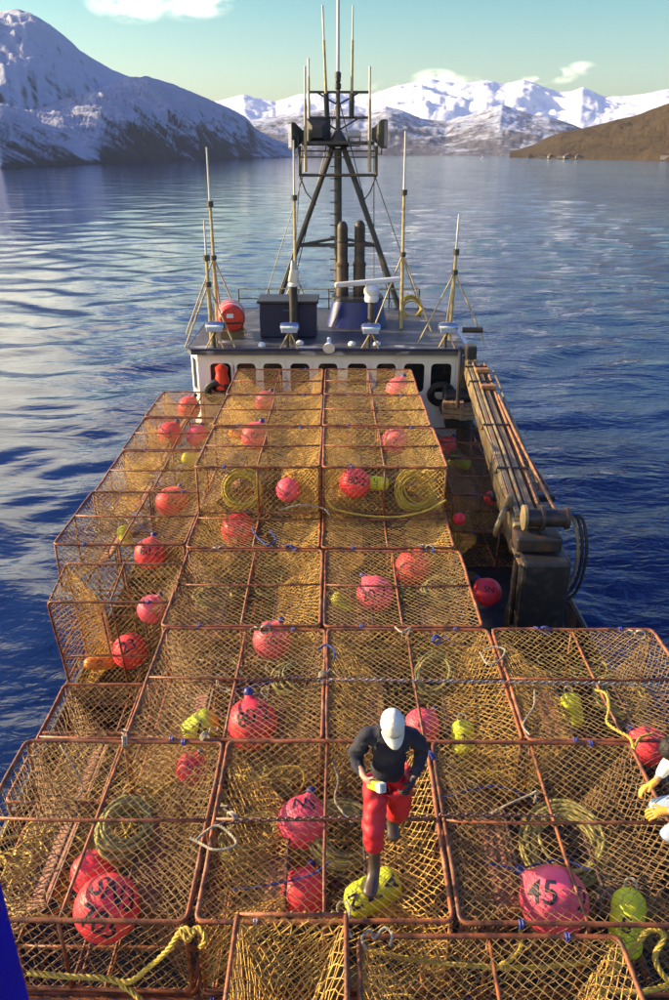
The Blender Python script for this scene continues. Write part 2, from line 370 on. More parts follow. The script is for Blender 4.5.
# ------------------------------------------------------------------ setting: mountains
def fbm(p, o, rough=.5, ridged=False):
    s, a, n = 0.0, 1.0, 0.0
    for i in range(o):
        v = mnoise.noise(p)
        s += a*((1-2*abs(v)) if ridged else v); n += a
        a *= rough; p = p*2.07 + Vector((3.1, 1.7, .9))
    return s/n

def terrain(name, crest, shore, depth, mt, seed, na=260, nr=64, rough=.25, fscale=1/260, back=.8, power=1.15, gully=.5):
    """crest: [(px, py)] skyline; shore: [(px, metres)] distance of the waterline; depth: metres from waterline to crest"""
    def azel(px, py):
        d = ray(px, py); return math.atan2(d.x, d.y), d.z/math.hypot(d.x, d.y)
    ca = np.array([azel(*p) for p in crest]); sa = np.array([(azel(p[0], 150)[0], p[1]) for p in shore])
    a0, a1 = ca[0, 0], ca[-1, 0]
    az = np.linspace(a0, a1, na); el = np.interp(az, ca[:, 0], ca[:, 1]); sh = np.interp(az, sa[:, 0], sa[:, 1])
    V = np.zeros((nr, na, 3)); tt = np.linspace(0, 1+back, nr)
    off = Vector((seed*13.7, seed*7.3, seed*3.1))
    for j, a in enumerate(az):
        r0 = sh[j]; rc = r0+depth; H = max(ZC + rc*el[j], 1.0)
        for i, t in enumerate(tt):
            r = r0 + depth*t; x, y = r*math.sin(a), r*math.cos(a)
            base = (t**power if t <= 1 else max(0, 1-((t-1)/back)**1.5))
            p = Vector((x*fscale, y*fscale, 0)) + off
            env = math.sin(math.pi*min(t, 1))**.8 if t < 1 else 0
            n = gully*fbm(p*1.0, 5, .55, True) + (1-gully)*fbm(p*.7, 5, .55)
            h = H*base + rough*H*env*n + H*.035*fbm(p*5, 4, .6)*min(1, t*4)
            V[i, j] = (x, y, max(h, .15*min(t*40, 1)-.3*(t == 0)))
        # the skyline keeps the height the photo shows
        elv = (V[:, j, 2]-ZC)/(r0+depth*tt); k = int(np.argmax(elv)); m = elv[k]
        if m > el[j] and m > 1e-4 and el[j] > 0:
            V[:, j, 2] = np.where(V[:, j, 2] > ZC, ZC+(V[:, j, 2]-ZC)*(.35+.65*el[j]/m), V[:, j, 2])
    V[0, :, 2] = -2
    idx = np.arange(na*nr).reshape(nr, na)
    F = np.stack([idx[:-1, :-1], idx[:-1, 1:], idx[1:, 1:], idx[1:, :-1]], -1).reshape(-1, 4)
    return tag(link(name, mesh_np(name, V.reshape(-1, 3), F, True), mt), kind='structure')

def mountain_mat(name, snow, rock, low, line, spread, nscale, slope_bias, amount=.5):
    m = bpy.data.materials.new(name); m.use_nodes = True; nt = m.node_tree; b = nt.nodes['Principled BSDF']; L = nt.links
    b.inputs['Roughness'].default_value = .9; b.inputs['Specular IOR Level'].default_value = .1
    g = nt.nodes.new('ShaderNodeNewGeometry'); sp = nt.nodes.new('ShaderNodeSeparateXYZ'); L.new(g.outputs['Position'], sp.inputs[0])
    sn = nt.nodes.new('ShaderNodeSeparateXYZ'); L.new(g.outputs['Normal'], sn.inputs[0])
    def M_(op, a, bb):
        n = nt.nodes.new('ShaderNodeMath'); n.operation = op
        for i, v in enumerate((a, bb)):
            if isinstance(v, (int, float)): n.inputs[i].default_value = v
            else: L.new(v, n.inputs[i])
        return n.outputs[0]
    def N_(s, d, zst=1.0, rgh=.62):
        n = nt.nodes.new('ShaderNodeTexNoise'); n.inputs['Scale'].default_value = s; n.inputs['Detail'].default_value = d; n.inputs['Roughness'].default_value = rgh
        mp = nt.nodes.new('ShaderNodeMapping'); mp.inputs['Scale'].default_value = (1, 1, zst); L.new(g.outputs['Position'], mp.inputs[0]); L.new(mp.outputs[0], n.inputs[0]); return n.outputs[0]
    n1 = N_(nscale, 9, 1.6); n2 = N_(nscale*4.3, 7, .5)
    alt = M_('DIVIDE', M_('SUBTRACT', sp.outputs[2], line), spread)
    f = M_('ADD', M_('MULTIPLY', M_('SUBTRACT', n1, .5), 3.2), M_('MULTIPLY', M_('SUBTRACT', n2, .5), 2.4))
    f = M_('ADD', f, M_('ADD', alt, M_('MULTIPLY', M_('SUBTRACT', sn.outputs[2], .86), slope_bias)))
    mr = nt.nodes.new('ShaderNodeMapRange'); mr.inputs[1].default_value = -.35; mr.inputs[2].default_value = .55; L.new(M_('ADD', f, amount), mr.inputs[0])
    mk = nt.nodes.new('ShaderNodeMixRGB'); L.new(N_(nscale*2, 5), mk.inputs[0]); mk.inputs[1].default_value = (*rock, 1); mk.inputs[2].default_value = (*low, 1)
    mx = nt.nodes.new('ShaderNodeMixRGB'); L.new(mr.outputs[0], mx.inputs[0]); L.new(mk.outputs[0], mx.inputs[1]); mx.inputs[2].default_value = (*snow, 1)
    L.new(mx.outputs[0], b.inputs['Base Color'])
    bp = nt.nodes.new('ShaderNodeBump'); bp.inputs['Strength'].default_value = .8; bp.inputs['Distance'].default_value = 14; L.new(N_(nscale*2.2, 8), bp.inputs['Height']); L.new(bp.outputs[0], b.inputs['Normal'])
    return m
SNOW = (.80, .82, .86)
m_left = mountain_mat('port_mountain_shaded_snow', (.46, .49, .56), (.085, .08, .085), (.13, .115, .105), 60, 120, .012, 4.5, .80)  # dim bluish snow carries the mountain's shade in its colour
m_left2 = mountain_mat('port_foothill_shaded_snow', (.41, .43, .50), (.070, .062, .066), (.135, .11, .095), 45, 70, .018, 4.0, .55)  # foothill snow darkened likewise, its shade painted in
m_far = mountain_mat('far_snow', SNOW, (.10, .10, .13), (.17, .165, .18), 100, 320, .006, 6.0, .8)
m_mid = mountain_mat('mid_shaded_snow', (.50, .54, .64), (.10, .10, .13), (.14, .13, .14), 130, 200, .008, 4.0, -.25)  # dim, bluish, sparser snow: the ridge's shade put into the colour
m_brown = mountain_mat('brown_tundra', (.55, .50, .45), (.040, .030, .018), (.085, .056, .028), 130, 40, .014, 1.5, -1.0)

terrain('far_mountains', [(150, 108), (200, 104), (223, 100), (244, 94), (260, 99), (275, 102), (300, 94), (325, 92), (350, 95), (373, 94), (396, 86), (415, 82), (431, 79), (452, 82), (470, 83), (487, 80), (505, 84), (523, 80), (535, 83), (543, 87), (560, 92), (573, 91), (583, 87), (594, 92), (604, 97), (625, 96), (644, 94), (669, 89), (720, 86), (800, 92), (900, 100)],
        [(150, 4200), (669, 4200), (900, 4200)], 2600, m_far, 1, na=420, nr=84, rough=.34, fscale=1/700, gully=.8)
terrain('mid_mountains', [(250, 120), (300, 112), (340, 108), (365, 112), (386, 106), (402, 110), (421, 118), (447, 121), (475, 113), (502, 104), (520, 110), (533, 114), (550, 117), (575, 125), (600, 136), (640, 146)],
        [(250, 3000), (420, 3100), (640, 3000)], 900, m_mid, 2, na=300, nr=60, rough=.30, fscale=1/330, gully=.7)
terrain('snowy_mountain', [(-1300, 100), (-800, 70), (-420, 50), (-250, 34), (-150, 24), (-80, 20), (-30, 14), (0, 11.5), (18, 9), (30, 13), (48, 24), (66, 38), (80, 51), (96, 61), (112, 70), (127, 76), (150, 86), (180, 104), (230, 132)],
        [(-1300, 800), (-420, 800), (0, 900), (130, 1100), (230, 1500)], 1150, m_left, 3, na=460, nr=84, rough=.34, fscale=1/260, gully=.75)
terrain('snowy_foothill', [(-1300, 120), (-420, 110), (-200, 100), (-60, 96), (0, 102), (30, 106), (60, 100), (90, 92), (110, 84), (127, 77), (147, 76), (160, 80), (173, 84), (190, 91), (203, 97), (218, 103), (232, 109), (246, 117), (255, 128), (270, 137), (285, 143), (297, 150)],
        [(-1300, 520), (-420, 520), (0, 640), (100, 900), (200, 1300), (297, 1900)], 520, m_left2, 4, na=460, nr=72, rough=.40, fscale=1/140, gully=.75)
terrain('brown_hill', [(510, 151), (520, 149), (535, 144), (548, 137), (562, 132), (583, 128), (600, 124), (618, 119), (634, 116), (650, 110), (669, 103), (700, 92), (760, 80), (900, 60)],
        [(510, 1750), (560, 1500), (669, 1250), (900, 900)], 560, m_brown, 5, na=280, nr=72, rough=.42, fscale=1/190, gully=.7)
# small settlement under the brown hill
hw = mat('house_wall', (.20, .18, .17), .8, rnd=.6); hr = mat('house_roof', (.12, .07, .06), .8, rnd=.3)
for i, (px, w, h) in enumerate(((531, 9, 3.6), (543, 12, 4), (551, 8, 3.4), (561, 10, 4.4), (569, 15, 4), (579, 8, 3.4), (666, 11, 6))):
    r = np.interp(px, [510, 560, 669], [1750, 1500, 1250])+12
    d = ray(px, 150); k = r/math.hypot(d.x, d.y); b = empty('shore_house', (d.x*k, d.y*k, 1.0), (0, 0, random.uniform(-.5, .5)))
    MB().box((0, 0, h/2), (w, 9, h)).build('wall', hw, b)
    MB().prism([(-w/2-.6, h), (w/2+.6, h), (0, h+3.4)], -5, 5).build('roof', hr, b)
    tag(b, ('white house standing alone on the shore at the right end under the brown hill' if i == 6 else 'tiny low building among several at the foot of the brown hill'), 'house', 'buildings on the far shore')
d = ray(484, 157.5); k = (0-ZC+2)/d.z; p = Vector((0, 0, ZC))+d*k
bt = empty('distant_boat', (p.x, p.y, 0))
MB().prism([(-5, .2), (4.2, .2), (6, 2), (-5.4, 1.8)], -1.6, 1.6).build('hull', M['white'], bt); MB().bbox((-1, 0, 3), (4, 2.2, 2.2), .2).build('cabin', M['white'], bt)
tag(bt, 'small white boat far off on the open water right of the mast', 'boat')

# ------------------------------------------------------------------ levels of the pot stack
PW, PD, PH, ROD = 2.07, 2.08, .84, .0185
ZA = ZC - 5.64                               # top of the main layer of pots
ZB = ZA - .885                               # top of the layer below it
ZU = ZC - 4.79                               # top of the three raised rows by the wheelhouse
DECK = ZA - .885*3 - .02

# ------------------------------------------------------------------ boat: hull and deck, wheelhouse
def build_hull():
    boat = empty('fishing_boat', (0, 0, 0))
    xl, xr = -4.1, 4.35
    sec = [(-3.0, 1.0), (21, 1.0), (25, .92), (29, .72), (32.5, .35), (34.2, .04)]
    def ring(inset, z): return [((xr-inset)*k, y, z) for (y, k) in sec] + [((xl+inset)*k, y, z) for (y, k) in reversed(sec)]
    m = MB(); a, b = ring(0, DECK+.75), ring(.55, -1.2); n = len(a)
    m.add(a+b, [(i, (i+1) % n, n+(i+1) % n, n+i) for i in range(n)])
    c = ring(.14, DECK+.75); dd = ring(.14, DECK)
    m.add(a+c, [(i, (i+1) % n, n+(i+1) % n, n+i) for i in range(n)]); m.add(c+dd, [(i, (i+1) % n, n+(i+1) % n, n+i) for i in range(n)])
    m.build('hull', M['hull'], boat)
    MB().add(ring(.12, DECK), [tuple(range(n))]).build('deck', M['deck'], boat)
    rl = MB(); rl.tube([(p[0]*.995, p[1], p[2]+.03) for p in ring(.05, DECK+.75)], .06, 6, closed=True); rl.build('gunwale', M['crane_dark'], boat, smooth=True)
    # wheelhouse: front wall just behind the pots
    Yf = 19.75; zt = at(327, 352, Yf).z; xL, xR = at(197, 356, Yf).x, at(462, 356, Yf).x; zb = DECK
    wt, wh = zt-.25, .86
    nwin = 9; pitch = (xR-xL-1.5)/nwin; x0 = xL+.62
    wins = []
    cx = [at(px, 375, Yf).x for px in (221, 246.5, 273, 300, 328, 357, 386, 414, 441)]
    for i, c in enumerate(cx): wins.append((c, .58 if 0 < i < 7 else .62))
    wall = MB(); T = .12
    zlo, zhi = wt-wh, wt
    wall.box(((xL+xR)/2, Yf+T/2, (zhi+zt)/2), (xR-xL, T, zt-zhi)); wall.box(((xL+xR)/2, Yf+T/2, (zlo+zb)/2), (xR-xL, T, zlo-zb))
    ed = [xL] + sum([[c-w/2, c+w/2] for c, w in wins], []) + [xR]
    for i in range(0, len(ed), 2):
        wall.box(((ed[i]+ed[i+1])/2, Yf+T/2, (zlo+zhi)/2), (ed[i+1]-ed[i], T, zhi-zlo))
    # chamfered corners and sides
    for s, xe in ((-1, xL), (1, xR)):
        o = [(xe, Yf), (xe+s*.30, Yf+.75), (xe+s*.30, Yf+4.6), (xe+s*.30-s*T, Yf+4.6), (xe+s*.30-s*T, Yf+.80), (xe-s*.02, Yf+T)]
        wall.prism(o, zb, zlo, 'Z'); wall.prism(o, zhi, zt, 'Z')
        wall.prism([(xe, Yf), (xe+s*.06, Yf+.15), (xe+s*.06-s*T, Yf+.17), (xe-s*.02, Yf+T)], zlo, zhi, 'Z')
        wall.prism([(xe+s*.24, Yf+.60), (xe+s*.30, Yf+.75), (xe+s*.30, Yf+4.6), (xe+s*.30-s*T, Yf+4.6), (xe+s*.30-s*T, Yf+.80), (xe+s*.14, Yf+.64)], zlo, zhi, 'Z')
    wall.box(((xL+xR)/2, Yf+4.6, (zb+zt)/2), (xR-xL+.6, .12, zt-zb))
    w = wall.build('wall', M['white'], boat)
    for i, (c, ww) in enumerate(wins):
        f = MB(); r = .10; oz = (zlo+zhi)/2; hw2, hh = ww/2+.012, wh/2+.012
        def rr(hx, hz, r):
            pts = []
            for (sx, sz, a0) in ((1, 1, 0), (-1, 1, 90), (-1, -1, 180), (1, -1, 270)):
                for k in range(5):
                    a = R(a0+k*22.5); pts.append((c+sx*(hx-r)+r*math.cos(a), oz+sz*(hz-r)+r*math.sin(a)))
            return pts
        outer, inner = [(c-hw2-.0, oz-hh), (c+hw2, oz+hh)], rr(hw2-.055, hh-.055, .11)
        o2 = rr(hw2+.03, hh+.03, .14); n2 = len(inner)
        vs = [(p[0], Yf-.022, p[1]) for p in o2]+[(p[0], Yf-.022, p[1]) for p in inner]+[(p[0], Yf+.06, p[1]) for p in inner]+[(p[0], Yf+.004, p[1]) for p in o2]
        f.add(vs, [(k, (k+1) % n2, n2+(k+1) % n2, n2+k) for k in range(n2)]+[(n2+k, n2+(k+1) % n2, 2*n2+(k+1) % n2, 2*n2+k) for k in range(n2)]+[(3*n2+k, 3*n2+(k+1) % n2, (k+1) % n2, k) for k in range(n2)])
        fr = f.build('window', M['white'], boat)
        MB().box((c, Yf+.05, oz), (ww+.02, .012, wh+.02)).build('pane', M['glass'], fr)
    for s, xe in ((-1, xL), (1, xR)):           # slanting corner windows
        p0, p1 = Vector((xe+s*.06, Yf+.15, 0)), Vector((xe+s*.24, Yf+.60, 0)); n_ = Vector((s*.93, -.37, 0))
        g = MB(); g.add([p0-n_*.03+Vector((0, 0, zlo)), p1-n_*.03+Vector((0, 0, zlo)), p1-n_*.03+Vector((0, 0, zhi)), p0-n_*.03+Vector((0, 0, zhi)),
                        p0-n_*.05+Vector((0, 0, zlo)), p1-n_*.05+Vector((0, 0, zlo)), p1-n_*.05+Vector((0, 0, zhi)), p0-n_*.05+Vector((0, 0, zhi))], [(0, 1, 2, 3), (7, 6, 5, 4)])
        g.build('corner_pane', M['glass'], boat)
    # flat roof with a blue trim strip
    fl, fr_ = at(186, 349, Yf-.35), at(467, 349, Yf-.35); zr = fl.z
    yb = Yf+5.3
    out = [(fl.x+.12, Yf-.35), (fr_.x-.12, Yf-.35), (fr_.x, Yf-.15), (fr_.x+.05, yb-.6), (fr_.x-.5, yb), (fl.x+.5, yb), (fl.x-.05, yb-.6), (fl.x, Yf-.15)]
    MB().prism(out, zt+.002, zr, 'Z').build('roof', M['roof'], boat)
    MB().tube([(p[0], p[1], zr-.02) for p in out], .03, 6, closed=True).build('trim', M['navy'], boat, smooth=True)
    tag(boat, 'dark hulled crab boat with white wheelhouse and flat grey roof beyond the pots', 'fishing boat')
    return boat, Yf, zr, fl.x, fr_.x, yb
boat, YF, ZR, RXL, RXR, YB = build_hull()
def roof(px, py): return on(px, py, ZR)

# grab rail round the back of the wheelhouse roof
hr_ = empty('roof_handrail', (0, YB-.15, ZR))
for x in np.linspace(RXL+.7, RXR-.7, 7): MB().tube([(x, 0, 0), (x, 0, .62)], .022, 6).build('post', M['mast'], hr_, smooth=True)
MB().tube([(RXL+.7, 0, .62), (RXR-.7, 0, .62)], .024, 6).build('top_bar', M['pole'], hr_, smooth=True)
MB().tube([(RXL+.7, 0, .32), (RXR-.7, 0, .32)], .018, 6).build('middle_bar', M['mast'], hr_, smooth=True)
tag(hr_, 'low pipe handrail along the back edge of the wheelhouse roof', 'handrail')

# ------------------------------------------------------------------ gear on the wheelhouse roof
# A-frame mast
def build_mast():
    Yb = 25.2; base = at(338, 306, Yb); base.z = ZR
    root = empty('gantry_mast', base)
    def L(px, py, Y=Yb): return at(px, py, Y)-base
    apex = L(338, 150)
    MB().tube([(0, 0, 0), L(338, 148)], [.13, .11], 10).build('centre_pole', M['mast'], root, smooth=True)
    for px in (276, 399):
        p = L(px, 300); p.z = 0
        MB().tube([p, L(338+(px-338)*.06, 142)], [.09, .085], 8).build('leg', M['mast'], root, smooth=True)
    MB().tube([L(299, 245), L(376, 245)], .055, 6).build('brace', M['mast'], root, smooth=True)
    MB().tube([L(300, 245, Yb), L(337, 238, Yb)], .045, 6).build('brace', M['mast'], root, smooth=True)
    MB().tube([L(377, 245, Yb), L(340, 238, Yb)], .045, 6).build('brace', M['mast'], root, smooth=True)
    plat = MB(); a, b = L(302, 143), L(374, 143); plat.bbox(((a.x+b.x)/2, 0, a.z), (b.x-a.x, .9, .10), .02)
    plat.build('platform', M['mast'], root)
    for py in (151, 157, 175):
        for dy in (-.42, .42):
            if py != 175 and dy > 0: continue
            MB().tube([L(300, py)+Vector((0, dy, 0)), L(376, py)+Vector((0, dy, 0))], .035 if py == 175 else .02, 6).build('rail', M['mast'], root, smooth=True)
    for px in (300, 376):
        for dy in (-.42, .42): MB().tube([L(px, 176)+Vector((0, dy, 0)), L(px, 146)+Vector((0, dy, 0))], .035, 6).build('rail_post', M['mast'], root, smooth=True)
        s = 1 if px > 338 else -1
        MB().tube([L(px, 176), L(px-s*6, 192), L(338+s*22, 205)], .02, 6).build('hanger', M['mast'], root, smooth=True)
    tp = MB(); tp.lathe([(.32, 0), (.26, .18), (.12, .42), (.10, .45)], 14, Matrix.Translation(L(338, 147))); tp.build('mast_cap', M['mast'], root, smooth=True)
    tm = MB(); tm.tube([L(338, 143), L(338, 84)], [.075, .06], 8); tm.build('topmast', M['mast'], root, smooth=True)
    for (py, l, r_) in ((92, 309, 370), (117.5, 309, 369)):
        MB().tube([L(l, py), L(r_, py)], .035, 6).build('yardarm', M['mast'], root, smooth=True)
        for s in (-1, 1): MB().tube([L(338, py+13), L(338+s*20, py+1)], .025, 6).build('yard_strut', M['mast'], root, smooth=True)
    for (py, rad) in ((86, .09), (79, .08), (75, .09)):
        MB().lathe([(rad*.4, -.1), (rad, -.06), (rad, .06), (rad*.4, .1)], 12, Matrix.Translation(L(338, py))).build('light', M['black'], root, smooth=True)
    for (px, py, qx, qy) in ((303, 176, 262, 300), (375, 176, 420, 300), (338, 96, 288, 296), (338, 96, 392, 296), (302, 145, 291, 300), (374, 145, 374, 300)):
        q = L(qx, qy); q.z = 0.0; MB().tube([L(px, py), q], .014, 4).build('guy_wire', M['mast'], root)
    # ladder rungs on the centre pole
    for i in range(24):
        z = .5+i*.33
        if z < apex.z-.3: MB().tube([(-.02, -.12, z), (-.24, -.12, z), (-.24, -.02, z), (-.02, -.02, z)], .014, 5).build('rung', M['mast'], root, smooth=True)
    tag(root, 'dark A frame mast with railed platform and yardarms behind the exhaust stacks', 'mast')
    return root, base, Yb
mast, MBASE, MY = build_mast()
def whip(name, px0, py0, px1, py1, Y, r0, r1, label, sleeve=None, mt='pole', tipm='whip'):
    a = at(px0, py0, Y); root = empty(name, a); b = at(px1, py1, Y)-a
    MB().tube([(0, 0, 0), b*.7], [r0, r0*.8], 6).build('lower_rod', M[mt], root, smooth=True)
    MB().tube([b*.69, b], [r0*.6, r1], 6).build('upper_rod', M[tipm], root, smooth=True)
    if sleeve: MB().tube([b*sleeve[0], b*sleeve[1]], r0*1.7, 8).build('sleeve', M['black'], root, smooth=True)
    tag(root, label, 'antenna', 'whip antennas on the mast and roof')
whip('whip_antenna', 338, 75, 338.5, -60, MY, .05, .02, 'grey central whip antenna rising from the very top of the mast', None, 'whip')
whip('whip_antenna', 327, 117, 322.5, 5, MY-.1, .045, .03, 'cream whip antenna just left of the mast top', (0, .22))
whip('whip_antenna', 351.5, 117, 353, 5, MY-.1, .045, .02, 'cream whip antenna just right of the mast top', (0, .22))
whip('whip_antenna', 309, 117, 308.5, 58, MY-.1, .04, .03, 'short whip antenna on the left tip of the yardarms')
whip('whip_antenna', 305.5, 172, 305, 66, MY-.5, .05, .03, 'buff pole antenna fixed to the left end of the mast platform rail')
whip('whip_antenna', 369.5, 172, 370, 66, MY-.5, .05, .03, 'buff pole antenna fixed to the right end of the mast platform rail')

def floodlight(px, py, Y, w, h, face, label, n='floodlight', mt='black'):
    c = at(px, py, Y); root = empty(n, c, (0, 0, face))
    k = MB(); o = []
    vs = []
    for (y, s) in ((-.17, 1.0), (-.08, .98), (.16, .45), (.22, .42)):
        for (a, b) in ((-w/2, -h/2), (w/2, -h/2), (w/2, h/2), (-w/2, h/2)): vs.append((a*s, y, b*s))
    fs = [(i*4+q, i*4+(q+1) % 4, i*4+4+(q+1) % 4, i*4+4+q) for i in range(3) for q in range(4)]+[(12, 13, 14, 15), (3, 2, 1, 0)]
    k.add(vs, fs); k.build('housing', M[mt], root)
    MB().bbox((0, -.178, 0), (w*.88, .02, h*.86), .006).build('lens', M['lens'], root)
    MB().tube([(-w/2-.03, .0, 0), (-w/2-.03, 0, -h*.7), (w/2+.03, 0, -h*.7), (w/2+.03, 0, 0)], .018, 5).build('yoke', M['mast'], root, smooth=True)
    tag(root, label, 'floodlight', 'floodlights on the boat'); return root
floodlight(296, 136, MY-.3, .5, .72, R(-75), 'black floodlight facing left off the left end of the mast platform')
floodlight(318, 132, MY-.2, .70, .72, R(175), 'big square black floodlight standing on the left half of the mast platform')
floodlight(380, 134, MY-.3, .5, .76, R(75), 'black floodlight facing right off the right end of the mast platform')
f = empty('radar_gyro_housing', at(354, 134, MY-.1))
MB().bbox((0, 0, 0), (.42, .28, .20), .06).build('body', M['lens'], f); MB().tube([(-.17, 0, -.1), (-.17, 0, -.32), (.17, 0, -.32), (.17, 0, -.1)], .02, 5).build('bracket', M['mast'], f)
tag(f, 'small grey lamp on a bracket on the right half of the mast platform', 'lamp')

# exhaust stacks and blue casing
ec = roof(356, 323); ec.y = 22.6
fn = empty('funnel_casing', (at(357, 322, 22.6).x, 22.6, ZR))
def cas(z0, z1, w0, w1, d0, d1, o=MB):
    m = MB(); vs = []
    for (z, w, d) in ((z0, w0, d0), (z1, w1, d1)):
        for k in range(16):
            a = 2*math.pi*(k+.5)/16; c, s = math.cos(a), math.sin(a); q = 1/max(abs(c), abs(s))**.55; vs.append((c*q*w/2, s*q*d/2, z))
    m.add(vs, [(k, (k+1) % 16, 16+(k+1) % 16, 16+k) for k in range(16)]+[tuple(range(15, -1, -1)), tuple(range(16, 32))]); return m
cas(.003, .72, 1.75, 1.42, 1.5, 1.2).build('shell', M['funnel_blue'], fn, smooth=True)
cas(.72, .80, 1.48, 1.46, 1.26, 1.24).build('rim', M['black'], fn, smooth=True)
tag(fn, 'blue tapered funnel casing on the wheelhouse roof', 'funnel')
for px, top, nm in ((342.3, 221, 'left of the pair of brown exhaust stacks standing in the blue casing'), (359, 220, 'right of the pair of brown exhaust stacks standing in the blue casing')):
    a = at(px, 300, 22.6); t = at(px, top, 22.6); H = t.z-ZR-.80
    st = empty('exhaust_stack', (a.x, 22.6, ZR+.80))
    MB().lathe([(.172, -.35), (.172, H*.42), (.148, H*.46), (.148, H-.22), (.135, H-.1), (.08, H-.02), (.02, H)], 18).build('pipe', M['exhaust'], st, smooth=True)
    MB().lathe([(.18, H*.40), (.186, H*.41), (.186, H*.44), (.16, H*.455)], 18).build('collar', M['exhaust'], st, smooth=True)
    MB().lathe([(.155, H*.72), (.165, H*.725), (.165, H*.735), (.155, H*.74)], 18).build('band', M['black'], st, smooth=True)
    tag(st, nm, 'exhaust stack', 'exhaust stacks')
# black locker
lk = empty('roof_locker', (at(289, 333, 21.0).x, 21.2, ZR))
MB().bbox((0, 0, .46), (1.50, 1.0, .90), .03).build('box', M['navy'], lk); MB().bbox((0, -.02, .94), (1.62, 1.14, .07), .02).build('lid', M['black'], lk)
MB().tube([(-.12, -.53, .74), (-.12, -.57, .74), (.12, -.57, .74), (.12, -.53, .74)], .014, 5).build('handle', M['chrome'], lk)
tag(lk, 'black lidded locker left of the blue funnel casing on the wheelhouse roof', 'locker')
# life raft canister
p = roof(232, 331); lr = empty('life_raft', (at(231, 318, 20.9).x, 21.0, ZR), (0, 0, R(8)))
m = MB(); MX = Matrix.Translation((0, 0, .55)) @ Matrix.Rotation(R(90), 4, 'X')
m.lathe([(.10, -.62), (.30, -.60), (.345, -.54), (.35, -.04), (.36, -.03), (.36, .03), (.35, .04), (.345, .54), (.30, .60), (.10, .62)], 24, MX); m.build('canister', M['raft'], lr, smooth=True)
for y in (-.35, .0, .35): MB().lathe([(.352, y-.02), (.362, y-.015), (.362, y+.015), (.352, y+.02)], 24, MX).build('strap', M['white'], lr, smooth=True)
MB().box((-.04, -.626, .64), (.18, .012, .11)).build('placard', M['white'], lr)
MB().box((0, -.628, .45), (.5, .012, .045)).build('seam', M['black'], lr)
for y in (-.35, .35): MB().box((0, y, .10), (.62, .07, .20)).build('cradle', M['crane'], lr)
tag(lr, 'red life raft canister with pale straps lying in a cradle on the roof', 'life raft')
# radar scanner on a pedestal
rp = at(371, 330, 20.6); rd = empty('radar_scanner', (rp.x, 20.6, ZR)); zt_ = at(371, 303, 20.6).z-ZR
MB().tube([(0, 0, 0), (0, 0, zt_)], .09, 10).build('post', M['mast'], rd, smooth=True)
MB().lathe([(.05, zt_), (.17, zt_+.04), (.19, zt_+.12), (.17, zt_+.2), (.20, zt_+.25), (.20, zt_+.36), (.12, zt_+.45), (.05, zt_+.47)], 16).build('gearbox', M['white'], rd, smooth=True)
MB().bbox((-.10, 0, zt_+.53), (1.75, .16, .13), .04, Matrix.Rotation(R(14), 3, 'Z') @ Matrix.Rotation(R(-3), 3, 'Y')).build('scanner_bar', M['white'], rd)
tag(rd, 'white open bar radar scanner turning on a post before the blue funnel', 'radar')
# black post with a white loudhailer on top
q = at(294, 328, 20.4); ps = empty('sensor_post', (q.x, 20.4, ZR)); h1 = at(294, 287, 20.4).z-ZR
MB().tube([(0, 0, 0), (0, 0, h1)], .11, 10).build('post', M['black'], ps, smooth=True)
MB().lathe([(.09, h1), (.13, h1+.03), (.13, h1+.09), (.06, h1+.12)], 14).build('flange', M['white'], ps, smooth=True)
MB().bbox((.02, 0, h1+.27), (.24, .22, .34), .05, Matrix.Rotation(R(12), 3, 'Y')).build('sensor_head', M['whip'], ps)
MB().lathe([(.07, h1+.4), (.05, h1+.62), (.03, h1+.66)], 12).build('sensor_tip', M['lens'], ps, smooth=True)
tag(ps, 'thick black post topped by a white sensor in front of the locker', 'sensor post')
# front row of chrome floodlights on tripods
for px, py, lab in ((215, 326, 'chrome floodlight at the far left of the roof edge by the life raft'), (289.5, 327, 'chrome floodlight in front of the black locker'),
                    (371, 328, 'chrome floodlight in front of the radar post'), (448, 327, 'chrome floodlight at the far right of the roof edge')):
    c = at(px, py, 19.6); r_ = empty('chrome_floodlight', (c.x, 19.6, ZR)); h = c.z-ZR
    m = MB(); m.bbox((0, 0, h), (.50, .24, .24), .09, Matrix.Rotation(R(-22), 3, 'X')); m.build('housing', M['chrome'], r_, smooth=True)
    MB().bbox((0, -.115, h-.05), (.40, .03, .15), .012, Matrix.Rotation(R(-22), 3, 'X')).build('lens', M['lens'], r_)
    for (a, b) in ((-.24, -.14), (.20, -.10), (.0, .22)): MB().tube([(0, 0, h-.1), (a, b, 0)], .022, 6).build('leg', M['pole'], r_, smooth=True)
    MB().tube([(-.05, .0, h-.16), (-.05, 0, .0)], .045, 8).build('stem', M['mast'], r_, smooth=True)
    tag(r_, lab, 'floodlight', 'chrome floodlights along the roof edge')
p = roof(329, 350); sp_ = empty('horn', (at(329, 350, 19.4).x, 19.45, ZR))
MB().lathe([(.15, 0), (.12, .1), (.06, .22), (.05, .42), (.0, .46)], 16, Matrix.Translation((0, 0, .12)) @ Matrix.Rotation(R(-68), 4, 'X') @ Matrix.Translation((0, 0, -.2))).build('bell', M['white'], sp_, smooth=True)
MB().tube([(0, .1, 0), (0, .1, .14)], .04, 8).build('foot', M['mast'], sp_)
tag(sp_, 'small white horn lying at the middle of the roof edge', 'horn')
for i, (px, py) in enumerate(((300, 344), (352, 345), (377, 345), (262, 346))):
    p = roof(px, py); b = MB(); b.lathe([(.10, 0), (.10, .05), (.06, .09), (.0, .10)], 10); o = b.build('roof_vent', M['white'], None, p, True)
    tag(o, ('small white cap left of the horn on the roof edge', 'small white cap just right of the horn on the roof edge', 'small white cap under the radar floodlight on the roof edge', 'small white cap left of the locker floodlight on the roof edge')[i], 'vent', 'small vents on the roof')
